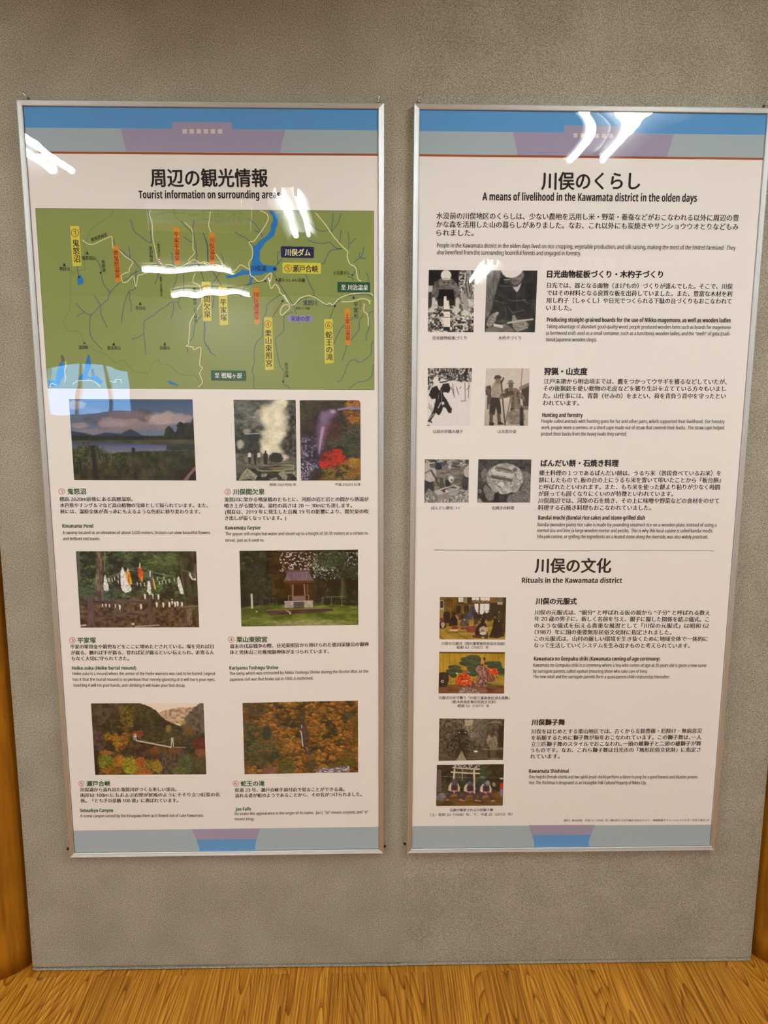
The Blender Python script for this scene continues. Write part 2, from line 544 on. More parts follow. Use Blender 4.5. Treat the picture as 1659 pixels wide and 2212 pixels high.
def glyphs(s):
    """outline of a line of text as flat triangles, one em = 1"""
    if s not in _tcache:
        _tcurve.body = s
        _tcurve.resolution_u = 3
        dg = bpy.context.evaluated_depsgraph_get()
        dg.update()
        ev = _tobj.evaluated_get(dg)
        me = ev.to_mesh()
        me.calc_loop_triangles()
        co = np.empty(len(me.vertices) * 3)
        me.vertices.foreach_get('co', co)
        tr = np.empty(len(me.loop_triangles) * 3, dtype=np.int32)
        me.loop_triangles.foreach_get('vertices', tr)
        _tcache[s] = (co.reshape(-1, 3)[:, :2].copy(), tr.reshape(-1, 3).copy())
        ev.to_mesh_clear()
    return _tcache[s]


class Sheet:
    """collects printed shapes lying on a poster; layer n lies n tenths of a millimetre in front of the paper"""
    PAPER = 0.0042

    def __init__(self):
        self.v, self.t, self.m, self.mats, self.n = [], [], [], [], 0

    def mi(self, mat):
        if mat not in self.mats:
            self.mats.append(mat)
        return self.mats.index(mat)

    def raw(self, P, tris, mat):
        P = np.asarray(P, float)
        tris = np.asarray(tris, dtype=np.int64)
        self.v.append(P)
        self.t.append(tris + self.n)
        self.m.append(np.full(len(tris), self.mi(mat), dtype=np.int32))
        self.n += len(P)

    def poly(self, crop, pts, mat, layer=1):
        pts = np.asarray(pts, float)
        x, y = topx(crop, pts[:, 0], pts[:, 1])
        P = on_plane(x, y, self.PAPER - 1e-4 * layer)
        from mathutils.geometry import tessellate_polygon
        tr = tessellate_polygon([[Vector((a, b, 0)) for a, b in zip(x, y)]])
        self.raw(P, tr, mat)

    def disc(self, crop, cx, cy, r, mat, layer=1, n=20, r2=None):
        a = np.linspace(0, 2 * math.pi, n, endpoint=False)
        if r2 is None:
            self.poly(crop, np.stack([cx + r * np.cos(a), cy + r * np.sin(a)], 1), mat, layer)
        else:
            o = np.stack([cx + r * np.cos(a), cy + r * np.sin(a)], 1)
            i = np.stack([cx + r2 * np.cos(a), cy + r2 * np.sin(a)], 1)
            p = np.concatenate([o, i])
            x, y = topx(crop, p[:, 0], p[:, 1])
            t = []
            for k in range(n):
                j = (k + 1) % n
                t += [(k, j, n + j), (k, n + j, n + k)]
            self.raw(on_plane(x, y, self.PAPER - 1e-4 * layer), t, mat)

    def stroke(self, crop, pts, wpx, mat, layer=1, smooth=True):
        """line of a given width in photo pixels"""
        p = np.asarray(pts, float)
        x, y = topx(crop, p[:, 0], p[:, 1])
        q = np.stack([x, y], 1)
        if smooth and len(q) > 2:
            e = np.concatenate([[2 * q[0] - q[1]], q, [2 * q[-1] - q[-2]]])
            out = []
            for i in range(len(q) - 1):
                p0, p1, p2, p3 = e[i], e[i + 1], e[i + 2], e[i + 3]
                for t in np.linspace(0, 1, 5)[:-1]:
                    out.append(0.5 * (2 * p1 + (p2 - p0) * t + (2 * p0 - 5 * p1 + 4 * p2 - p3) * t * t + (3 * p1 - p0 - 3 * p2 + p3) * t ** 3))
            out.append(q[-1])
            q = np.array(out)
        d = np.gradient(q, axis=0)
        d /= np.maximum(1e-9, np.linalg.norm(d, axis=1))[:, None]
        nn = np.stack([-d[:, 1], d[:, 0]], 1) * wpx / 2
        a, b = q + nn, q - nn
        P = np.concatenate([a, b])
        n = len(q)
        t = []
        for i in range(n - 1):
            t += [(i, i + 1, n + i + 1), (i, n + i + 1, n + i)]
        self.raw(on_plane(P[:, 0], P[:, 1], self.PAPER - 1e-4 * layer), t, mat)

    def line(self, crop, s, x0, y0, x1, y1, em, mat, bold=0.0, layer=4, yc=None):
        """a line of type from x0 to x1 (its visible ink), em in measuring-window pixels; y is the middle of its letters"""
        cjk = any(0x2e80 < ord(c) < 0x1d000 for c in s)
        co, tr = glyphs(sans(s, (not cjk) and bold > 0.2))
        if len(co) == 0:
            return
        if not cjk:
            bold = min(bold, 0.2)
        sc = CROP[crop][2]
        (ax, bx), (ay, by) = topx(crop, [x0, x1], [y0, y1])
        yp = self.PAPER - 1e-4 * layer
        A, B = on_plane(np.array([ax, bx]), np.array([ay, by]), yp)
        L = np.linalg.norm(B - A)
        mpp = L / math.hypot(bx - ax, by - ay)
        ex = (B - A) / L
        ey = np.array([-ex[2], 0, ex[0]])
        if yc is None:
            yc = 0.36 if cjk else 0.33
            em = em * (1.04 if cjk else 1.06)
        lo, hi = co[:, 0].min(), co[:, 0].max()
        u = (co[:, 0] - lo) / (hi - lo) * L
        h = (co[:, 1] - yc) * (em / sc) * mpp
        offs = [(0, 0)] if bold <= 0 else [(-bold, 0), (bold, 0), (0, bold * 0.7), (0, -bold * 0.7)] if bold > 0.3 else [(-bold, 0), (bold, 0)]
        for k, (dx, dy) in enumerate(offs):
            P = A + np.outer(u + dx * mpp, ex) + np.outer(h + dy * mpp, ey) - np.array([0, 2.5e-5 * k, 0])
            self.raw(P, tr, mat)

    def vertical(self, crop, s, x0, y0, x1, y1, em, mat, bold=0.0, layer=5):
        """upright column of type, centre of the first to centre of the last letter"""
        n = len(s)
        for i, c in enumerate(s):
            t = i / max(1, n - 1)
            cx, cy = x0 + (x1 - x0) * t, y0 + (y1 - y0) * t
            co, tr = glyphs(c)
            wd = (co[:, 0].max() - co[:, 0].min()) * em
            if c in '（）':
                self.line(crop, '︵' if c == '（' else '︶', cx - em * 0.4, cy, cx + em * 0.4, cy, em, mat, bold, layer)
            else:
                self.line(crop, c, cx - wd / 2, cy, cx + wd / 2, cy, em, mat, bold, layer)

    def build(self, name, parent, origin):
        V = np.concatenate(self.v) - np.asarray(origin)
        T = np.concatenate(self.t)
        mm = np.concatenate(self.m)
        return big_mesh(name, V, T, self.mats, parent, mm)


def big_mesh(name, V, F, mats, parent=None, mm=None, smooth=False):
    """mesh from arrays; F is (n,3) or (n,4)"""
    me = bpy.data.meshes.new(name)
    k = F.shape[1]
    me.vertices.add(len(V))
    me.vertices.foreach_set('co', np.asarray(V, dtype=np.float32).ravel())
    me.loops.add(F.size)
    me.loops.foreach_set('vertex_index', F.astype(np.int32).ravel())
    me.polygons.add(len(F))
    me.polygons.foreach_set('loop_start', np.arange(0, F.size, k, dtype=np.int32))
    me.polygons.foreach_set('loop_total', np.full(len(F), k, dtype=np.int32))
    for m in mats:
        me.materials.append(m)
    if mm is not None:
        me.polygons.foreach_set('material_index', mm)
    me.polygons.foreach_set('use_smooth', np.full(len(F), bool(smooth)))
    me.update(calc_edges=True)
    o = bpy.data.objects.new(name, me)
    COL.objects.link(o)
    if parent is not None:
        o.parent = parent
    return o


# ------------------------------------------------------------------ poster frames
FRW, FRH, RAIL = 0.8, 1.8, 0.0121


def frame_fn(X0, Z0, phi):
    c, s = math.cos(phi), math.sin(phi)

    def P(u, v, y):
        return (X0 + c * u - s * v, y, Z0 + s * u + c * v)
    return P


def make_frame(P, origin, root):
    o = np.asarray(origin)
    prof = [(0.0, WALLY), (0.0, 0.0008), (0.0003, 0.0002), (0.0009, 0.0)]
    n = 40
    for i in range(n + 1):
        t = i / n
        prof.append((0.0011 + 0.0089 * t, 0.00045 - 0.00042 * math.cos(2 * math.pi * 5 * t) * -1 * 0.5 - 0.0001))
    prof += [(0.0103, -0.0004), (0.0110, -0.0007), (0.0117, -0.0004), (RAIL, 0.0002), (RAIL, 0.0065), (RAIL + 0.0005, 0.0065), (RAIL + 0.0005, WALLY - 0.002)]
    m = len(prof)
    sides = {'top': (lambda w, a: (a, -w), FRW), 'bottom': (lambda w, a: (a, -FRH + w), FRW),
             'left': (lambda w, a: (w, -a), FRH), 'right': (lambda w, a: (FRW - w, -a), FRH)}
    for key, (fn, LEN) in sides.items():
        v = []
        for e in (0, 1):
            for (ww, y) in prof:
                a = ww if e == 0 else LEN - ww
                v.append(np.array(P(*fn(ww, a), y)) - o)
        f = [(j, j + 1, m + j + 1, m + j) for j in range(m - 1)]
        f += [(m - 1, 0, m, 2 * m - 1), tuple(range(m))[::-1], tuple(m + j for j in range(m))]
        ob = mesh_obj('frame_rail', v, f, M_ALU, root, smooth=True)
        ob.data.set_sharp_from_angle(angle=math.radians(38))
    # backing
    b = MB()
    g = RAIL + 0.0007
    q = [(g, -g), (FRW - g, -g), (FRW - g, -FRH + g), (g, -FRH + g)]
    b.add([P(*c, 0.0075) for c in q] + [P(*c, WALLY - 0.003) for c in q],
          [(0, 1, 2, 3), (7, 6, 5, 4), (0, 4, 5, 1), (1, 5, 6, 2), (2, 6, 7, 3), (3, 7, 4, 0)])
    b.build('backing_board', M_BACK, root, origin=origin)


def film(P, origin, root, seed, spots, twist=(), bulge=()):
    """thin clear cover film, slightly buckled"""
    g = RAIL + 0.0001
    nu, nv = 200, 440
    u = np.linspace(g, FRW - g, nu)
    v = np.linspace(-g, -FRH + g, nv)
    Uu, Vv = np.meshgrid(u, v)
    h = 0.00042 * (fbm(Uu * 5.5, Vv * 3.2, seed, 3) - 0.5)
    h += 0.00010 * (fbm(Uu * 17, Vv * 9, seed + 20, 2) - 0.5)
    h += 0.000020 * (fbm(Uu * 60, Vv * 22, seed + 40, 2) - 0.5)
    for (cu, cv, su, sv, amp, kx, ky, ph) in spots:
        e = np.exp(-((Uu - cu) / su) ** 2 - ((Vv - cv) / sv) ** 2)
        h += amp * e * np.sin(kx * Uu + ky * Vv + ph)
    for (cu, su, amp, v0, vs, ku) in twist:          # a buckle under the top rail that leans one way and then the other
        e = np.exp(-((Uu - cu) / su) ** 2) * np.clip((Vv + 0.19) / 0.05, 0, 1)
        h += (Uu - cu) * e * (amp * np.tanh((v0 - Vv) / vs) + ku)
    for (cu, cv, su, sv, k) in bulge:                # a shallow dent
        a, b = Uu - cu, Vv - cv
        h += np.exp(-(a / su) ** 2 - (b / sv) ** 2) * (k[0] * a + k[1] * b + k[2] * a * b + k[3] * a * a + k[4] * b * b + k[5] * a * a * b + k[6] * a ** 3)
    Y = 0.0026 - h
    c, s = P(0, 0, 0), None
    X = np.empty((nv, nu, 3))
    p0, pu, pv = np.array(P(0, 0, 0)), np.array(P(1, 0, 0)), np.array(P(0, 1, 0))
    X[:] = p0 + Uu[..., None] * (pu - p0) + Vv[..., None] * (pv - p0)
    X[..., 1] = Y
    idx = np.arange(nu * nv).reshape(nv, nu)
    F = np.stack([idx[:-1, :-1], idx[1:, :-1], idx[1:, 1:], idx[:-1, 1:]], -1).reshape(-1, 4)
    return big_mesh('cover_film', X.reshape(-1, 3) - np.asarray(origin), F, [M_FILM], root, smooth=True)


INK = ink((38, 33, 33), 'black')
GREEN = ink((30, 82, 36), 'dark green')
RED = ink((170, 40, 36), 'red')
PAPER_M = ink((226, 219, 213), 'white paper')
BLUE = ink((88, 148, 200), 'sky blue')
TEAL = ink((160, 173, 178), 'grey teal')
LILAC = ink((154, 145, 168), 'lilac')
PEACH = ink((206, 192, 186), 'pale peach')
RUST = ink((158, 82, 40), 'rust')


def paper(sh, P):
    """the paper itself, cut a little short of the frame so a dark gap shows, gently buckled"""
    g = RAIL + 0.0008
    nu, nv = 40, 90
    u = np.linspace(g, FRW - g, nu); v = np.linspace(-g, -FRH + g * 0.98, nv)
    Uu, Vv = np.meshgrid(u, v)
    p0, pu, pv = np.array(P(0, 0, 0)), np.array(P(1, 0, 0)), np.array(P(0, 1, 0))
    X = p0 + Uu[..., None] * (pu - p0) + Vv[..., None] * (pv - p0)
    X[..., 1] = Sheet.PAPER
    idx = np.arange(nu * nv).reshape(nv, nu)
    a = np.stack([idx[:-1, :-1], idx[1:, :-1], idx[1:, 1:]], -1).reshape(-1, 3)
    b = np.stack([idx[:-1, :-1], idx[1:, 1:], idx[:-1, 1:]], -1).reshape(-1, 3)
    sh.raw(X.reshape(-1, 3), np.concatenate([a, b]), PAPER_M)


def circled(sh, crop, ch, cx, cy, r, em, mat=None, lw=None):
    mat = mat or RED
    sh.disc(crop, cx, cy, r, mat, 3, 28, r - (lw or 0.1 * r + 1.2))
    co, tr = glyphs(sans(ch, False))
    wd = (co[:, 0].max() - co[:, 0].min()) * em
    sh.line(crop, ch, cx - wd / 2, cy, cx + wd / 2, cy, em, mat, 0.19, 4, yc=0.36)


FL = dict(X0=-0.7607, Z0=2.1395, phi=0.0028)
FR = dict(X0=0.1056, Z0=2.1418, phi=-0.0009)
PL, PR = frame_fn(**FL), frame_fn(**FR)
GF = 'aluminium framed information posters'
posterL = thing('framed_poster', 'tall aluminium framed poster with a green river map and seven photographs, left of the two', 'poster',
                PL(FRW / 2, -FRH, WALLY), GF)
posterR = thing('framed_poster', 'tall aluminium framed poster of text and small photographs, no map, right of the two', 'poster',
                PR(FRW / 2, -FRH, WALLY), GF)
oL, oR = tuple(posterL.location), tuple(posterR.location)

# ---- left poster: sheet and type
S1 = Sheet()
paper(S1, PL)


def inner(P, u, v):
    return P(u, v, 0)


def band(sh, P, pts_px, mat, layer):
    sh.poly('P', pts_px, mat, layer)


def sheet_edge_x(P, side, y):
    """photo x of the paper's left or right edge at photo height y"""
    g = RAIL + 0.0008
    u = g if side == 'l' else FRW - g
    best = None
    a, b = np.array(P(u, -g, Sheet.PAPER)), np.array(P(u, -FRH + g, Sheet.PAPER))
    def pr(p):
        d = p - CAM
        return IMW / 2 + FPX * d.dot(RT) / d.dot(FW), IMH / 2 - FPX * d.dot(UP) / d.dot(FW)
    (xa, ya), (xb, yb) = pr(a), pr(b)
    lo, hi = 0.0, 1.0
    for _ in range(40):
        m = (lo + hi) / 2
        if pr(a + (b - a) * m)[1] < y:
            lo = m
        else:
            hi = m
    return pr(a + (b - a) * lo)[0]


def sheet_corner_y(P, side, end):
    g = RAIL + 0.0008
    u = g if side == 'l' else FRW - g
    p = np.array(P(u, -g if end == 't' else -FRH + g, Sheet.PAPER)) - CAM
    return IMH / 2 - FPX * p.dot(UP) / p.dot(FW)


def quad_band(sh, P, yl0, yr0, yl1, yr1, mat, layer):
    """full width band between two heights given at its left and right end ('t'/'b' = the sheet's own edge)"""
    e = lambda y, s: sheet_corner_y(P, s, y) if isinstance(y, str) else y
    yl0, yr0, yl1, yr1 = e(yl0, 'l'), e(yr0, 'r'), e(yl1, 'l'), e(yr1, 'r')
    sh.poly('P', [(sheet_edge_x(P, 'l', yl0), yl0), (sheet_edge_x(P, 'r', yr0), yr0), (sheet_edge_x(P, 'r', yr1), yr1), (sheet_edge_x(P, 'l', yl1), yl1)], mat, layer)


quad_band(S1, PL, 't', 't', 275.6, 281.6, BLUE, 1)
quad_band(S1, PL, 275.6, 281.6, 327, 332, TEAL, 1)
quad_band(S1, PL, 327, 332, 331.6, 336.8, RUST, 2)
S1.poly('A', [(510, 191), (726, 191), (727, 162), (978, 164), (977, 193), (1203, 197), (1180, 292), (531, 287)], LILAC, 2)
for k in range(6):
    x = 769 + 29.8 * k
    S1.poly('A', [(x, 193), (x + 19, 193), (x + 19, 212), (x, 212)], PEACH, 3)
quad_band(S1, PL, 1794.2, 1786.2, 'b', 'b', TEAL, 1)
S1.poly('P', [(414.3, 1791.3), (562.8, 1789.6), (554.8, 1812.4), (423.8, 1813.8)], LILAC, 2)
S1.poly('P', [(423.8, 1813.8), (554.8, 1812.4), (551.2, 1828), (551.4, 1841), (431.1, 1842), (430, 1830)], BLUE, 2)

T = S1.line
T('A', '周辺の観光情報', 325.3 * 0 + 635, 400, 1128, 400, 76, INK, 1.0)
T('A', 'Tourist information on surrounding areas', 585, 470, 1180, 470, 41, INK, 0.55)
BJ, BE, HJ, HE = 47, 41, 62, 48
JB, EB = 0.28, 0.16
for crop, num, cx, cy, name, x0, x1 in (('C1', '1', 61, 976, '鬼怒沼', 118, 302), ('C2', '2', 100, 979, '川俣間欠泉', 155, 468), ('D1', '3', 122, 937, '平家塚', 172, 355),
                                        ('D2', '4', 90, 928, '栗山東照宮', 143, 446), ('E1', '5', 170, 914, '瀬戸合峡', 222, 465), ('E2', '6', 91, 913, '蛇王の滝', 143, 385)):
    circled(S1, crop, num, cx, cy, 30, 44)
    T(crop, name, x0, cy + 1, x1, cy, HJ, GREEN, 0.45)
for crop, s, x0, y0, x1, y1 in (
        ('C1', '標高 2020m前後にある高層湿原。', 40, 1052, 768, 1052), ('C1', '水芭蕉やチングルマなど高山植物の宝庫として知られています。また、', 45, 1113, 1518, 1115),
        ('C1', '秋には、湿原全体が真っ赤にもえるような色彩に移り変わります。', 47, 1175, 1440, 1177),
        ('C2', '鬼怒川に架かる噴泉橋のたもとに、河原の岩と岩との間から熱湯が', 68, 1056, 1503, 1053), ('C2', '噴き上がる間欠泉。湯柱の高さは 20 〜 30mにも達します。', 68, 1119, 1337, 1115),
        ('C2', '(現在は、2019 年に発生した台風 19 号の影響により、間欠泉の吹', 75, 1180, 1503, 1175), ('C2', 'き出しが弱くなっています。)', 75, 1241, 683, 1240),
        ('D1', '平家の軍資金や鎧兜などをここに埋めたとされている。塚を見れば目', 100, 1001, 1526, 998), ('D1', 'が腐る、触れば手が腐る、登れば足が腐るといい伝えられ、近寄る人', 107, 1060, 1530, 1057),
        ('D1', 'もなく大切に守られてきた。', 113, 1118, 685, 1118),
        ('D2', '幕末の戊辰戦争の際、日光東照宮から預けられた徳川家康公の御神', 77, 997, 1457, 975), ('D2', '体と男体山三社権現御神体がまつられています。', 77, 1057, 1062, 1047),
        ('E1', '川俣湖から流れ出た鬼怒川がつくる美しい渓谷。', 158, 976, 1143, 973), ('E1', '両岸は 100m にもおよぶ岩壁が屏風のようにそそり立つ紅葉の名', 160, 1033, 1582, 1026),
        ('E1', '所。「とちぎの景勝 100 選」に選ばれています。', 163, 1090, 1160, 1086),
        ('E2', '県道 23 号、瀬戸合峡手前付近で見ることができる滝。', 83, 982, 1203, 972), ('E2', '流れる姿が蛇のようであることから、その名がつけられました。', 84, 1038, 1383, 1023)):
    T(crop, s, x0, y0, x1, y1, BJ, INK, JB)
for crop, s, x0, y0, x1, y1 in (
        ('C1', 'Kinunuma Pond', 68, 1319, 374, 1319), ('C2', 'Kawamata Geyser', 76, 1338, 428, 1337), ('D1', 'Heike-zuka (Heike burial mound)', 118, 1214, 755, 1212),
        ('D2', 'Kuriyama Toshogu Shrine', 72, 1213, 558, 1208), ('E1', 'Setoaikyo Canyon', 155, 1189, 494, 1188), ('E2', 'Jao Falls', 88, 1175, 247, 1173)):
    T(crop, s, x0, y0, x1, y1, HE, GREEN, 0.45)
for crop, s, x0, y0, x1, y1 in (
        ('C1', 'A swamp located at an elevation of about 2,020 meters. Visitors can view beautiful flowers', 70, 1386, 1537, 1386), ('C1', 'and brilliant red leaves.', 73, 1446, 443, 1446),
        ('C2', 'The geyser still erupts hot water and steam up to a height of 20-30 meters at a certain in-', 78, 1398, 1503, 1391), ('C2', 'terval,  just as it used to.', 78, 1461, 463, 1460),
        ('D1', 'Heike-zuka is a mound where the armor of the Heike warriors was said to be buried. Legend', 124, 1268, 1540, 1268), ('D1', 'has it that the burial mound is so perilous that merely glancing at it will burn your eyes,', 127, 1326, 1543, 1327),
        ('D1', 'touching it will rot your hands, and climbing it will make your feet decay.', 132, 1384, 1245, 1386),
        ('D2', 'The deity, which was entrusted by Nikko Toshogu Shrine during the Boshin War, or the', 72, 1268, 1455, 1244), ('D2', 'Japanese civil war that broke out in 1868, is enshrined.', 72, 1327, 905, 1313),
        ('E1', 'A scenic canyon carved by the Kinugawa River as it flowed out of Lake Kawamata.', 158, 1245, 1422, 1240),
        ('E2', 'Its snake-like appearance is the origin of its name,  Jao (  “Ja” means serpent, and “o”', 80, 1223, 1447, 1204), ('E2', 'means king).', 80, 1277, 282, 1276)):
    T(crop, s, x0, y0, x1, y1, BE, INK, EB)
T('C2', '昭和 33(1958) 年', 520, 908, 783, 907, 31, INK, 0.1)
T('C2', '平成 25(2013) 年', 1168, 906, 1425, 905, 31, INK, 0.1)
sheetL = S1.build('printed_sheet', posterL, oL)

# ---- right poster: sheet and type
S2 = Sheet()
paper(S2, PR)
quad_band(S2, PR, 't', 't', 283.0, 291.5, BLUE, 1)
quad_band(S2, PR, 283.0, 291.5, 333, 341, TEAL, 1)
quad_band(S2, PR, 333, 341, 337.6, 345.6, RUST, 2)
S2.poly('F', [(486, 181), (722, 183), (722, 151), (975, 154), (975, 187), (1226, 192), (1193, 297), (508, 290)], LILAC, 2)
for k in range(6):
    x = 764 + 32.6 * k
    S2.poly('F', [(x, 187 + 0.5 * k), (x + 19, 187 + 0.5 * k), (x + 19, 207 + 0.5 * k), (x, 207 + 0.5 * k)], PEACH, 3)
quad_band(S2, PR, 1784.6, 1781.5, 'b', 'b', TEAL, 1)
S2.poly('J2', [(84, 952), (624, 950), (592, 1031), (109, 1033)], LILAC, 2)
S2.poly('J2', [(109, 1033), (592, 1031), (573, 1082), (572, 1134), (128, 1136), (127, 1086)], BLUE, 2)
T = S2.line
T('F', '川俣のくらし', 618, 408, 1070, 408, 80, INK, 1.0)
T('F', 'A means of livelihood in the Kawamata district in the olden days', 346, 479, 1332, 486, 45, INK, 0.6)
for s, y0, y1, x1 in (('水没前の川俣地区のくらしは、少ない農地を活用し米・野菜・養蚕などがおこなわれる以外に周辺の豊', 567, 577, 1525),
                      ('かな森を活用した山の暮らしがありました。なお、これ以外にも炭焼きやサンショウウオとりなどもみ', 606, 618, 1523), ('られました。', 645, 646, 305)):
    T('F', s, 134, y0, x1, y1, 30.5, INK, JB)
T('F', 'People in the Kawamata district in the olden days lived on rice cropping, vegetable production, and silk raising, making the most of the limited farmland.  They', 136, 703, 1510, 715, 24.5, INK, EB)
T('F', 'also benefited from the surrounding bountiful forests and engaged in forestry.', 136, 735, 798, 740, 24.5, INK, EB)
for crop, s, x0, y0, x1, y1, em, bd in (
        ('G1', '日光曲物柾板づくり', 160, 784, 498, 784, 37, 0.1), ('G1', '木杓子づくり', 813, 784, 1040, 784, 37, 0.1), ('G1', '以前の狩猟の様子', 165, 1715, 462, 1715, 37, 0.1), ('G1', '山支度の姿', 806, 1715, 992, 1715, 37, 0.1),
        ('G2', '日光曲物柾板づくり・木杓子づくり', 116, 116, 1016, 119, 57, 0.75), ('G2', '狩猟・山支度', 93, 874, 427, 875, 57, 0.75),
        ('H2', 'ばんだい餅・石焼き料理', 103, 147, 707, 147, 57, 0.75), ('H2', '川俣の文化', 58, 946, 648, 946, 120, 1.0), ('I2', '川俣の元服式', 104, 109, 436, 110, 56, 0.7),
        ('J2', '川俣獅子舞', 108, 115, 376, 114, 54, 0.7),
        ('H1', 'ばんだい餅をつく', 203, 876, 600, 876, 51, 0.1), ('H1', '石焼きの料理', 1040, 877, 1342, 877, 51, 0.1),
        ('I1', '川俣の元服式（国の重要無形民俗文化財）', 372, 830, 1318, 834, 52, 0.1), ('I1', '昭和 62（1987）年', 600, 889, 1078, 889, 52, 0.1),
        ('I1', '元服式の中で舞う『川俣三番叟恵比須大黒舞』', 330, 1641, 1388, 1645, 52, 0.1), ('I1', '（栃木県指定無形民俗文化財）', 525, 1702, 1185, 1704, 52, 0.1), ('I1', '昭和 52（1977）年', 613, 1762, 1087, 1762, 52, 0.1),
        ('J1', '伝統が継承される川俣獅子舞', 467, 1431, 1073, 1429, 47, 0.1), ('J1', '（上：昭和 33（1958）年、下：平成 25（2013）年）', 190, 1497, 1345, 1489, 47, 0.1),
        ('J2', '資料）栗山村誌　平成 10（1998）年／栗山村とちぎの魅力を伝えたい！　地域情報サイト・いいべとちぎ・文化と歴史 HP', 370, 914, 1555, 911, 21, 0.05)):
    T(crop, s, x0, y0, x1, y1, em, INK, bd)
for crop, s, x0, y0, x1, y1 in (
        ('G2', '日光では、器となる曲物（まげもの）づくりが盛んでした。そこで、川俣', 115, 203, 1560, 213), ('G2', 'ではその材料となる良質な板を出荷していました。また、豊富な木材を利', 115, 262, 1556, 271),
        ('G2', '用し杓子（しゃくし）や日光でつくられる下駄の台づくりもおこなわれて', 110, 321, 1552, 328), ('G2', 'いました。', 108, 379, 305, 380),
        ('G2', '江戸末期から明治頃までは、鷹をつかってウサギを獲るなどしていたが、', 90, 951, 1515, 955), ('G2', 'その後猟銃を使い動物の毛皮などを獲り生計を立てている方々もいまし', 86, 1007, 1508, 1010),
        ('G2', 'た。山仕事には、背蓑（せみの）をまとい、荷を背負う背中を守ったとい', 83, 1064, 1506, 1067), ('G2', 'われています。', 82, 1120, 365, 1121),
        ('H2', '郷土料理の１つであるばんだい餅は、うるち米（普段食べているお米）を', 90, 223, 1506, 225), ('H2', '餅にしたもので､板の台の上にうるち米を置いて叩いたことから『板台餅』', 88, 278, 1505, 279),
        ('H2', 'と呼ばれたといわれます。また、もち米を使った餅より粘りが少なく時間', 88, 332, 1497, 333), ('H2', 'が経っても固くなりにくいのが特徴といわれています。', 84, 385, 1133, 386),
        ('H2', '川俣周辺では、河原の石を焼き、その上に味噌や野菜などの食材をのせて', 82, 438, 1491, 440), ('H2', '料理する石焼き料理もおこなわれていました。', 80, 493, 960, 494),
        ('I2', '川俣の元服式は、“親分” と呼ばれる仮の親から “子分” と呼ばれる数え', 93, 200, 1522, 203), ('I2', '年 20 歳の男子に、新しく名前を与え、親子に擬した関係を結ぶ儀式。こ', 93, 252, 1515, 257),
        ('I2', 'のような儀式を伝える貴重な風習として「川俣の元服式」は昭和 62', 92, 307, 1513, 309), ('I2', '（1987）年に国の重要無形民俗文化財に指定されました。', 96, 360, 1208, 363),
        ('I2', 'この元服式は、山村の厳しい環境を生き抜くために地域全体で一体的に', 92, 414, 1505, 416), ('I2', 'なって生活していくシステムを生み出すものと考えられています。', 90, 468, 1357, 471),
        ('J2', '川俣をはじめとする栗山地区では、古くから五穀豊穣・厄除け・無病息災', 105, 190, 1495, 184), ('J2', 'を祈願するために獅子舞が毎年おこなわれています。この獅子舞は､一人', 105, 241, 1490, 236),
        ('J2', '立三匹獅子舞のスタイルでおこなわれ､一頭の雌獅子と二頭の雄獅子が舞', 102, 292, 1487, 287), ('J2', 'うものです。なお、これら獅子舞は日光市の「無形民俗文化財」に指定さ', 100, 342, 1484, 338), ('J2', 'れています。', 96, 393, 335, 392)):
    T(crop, s, x0, y0, x1, y1, 43.5, INK, JB)
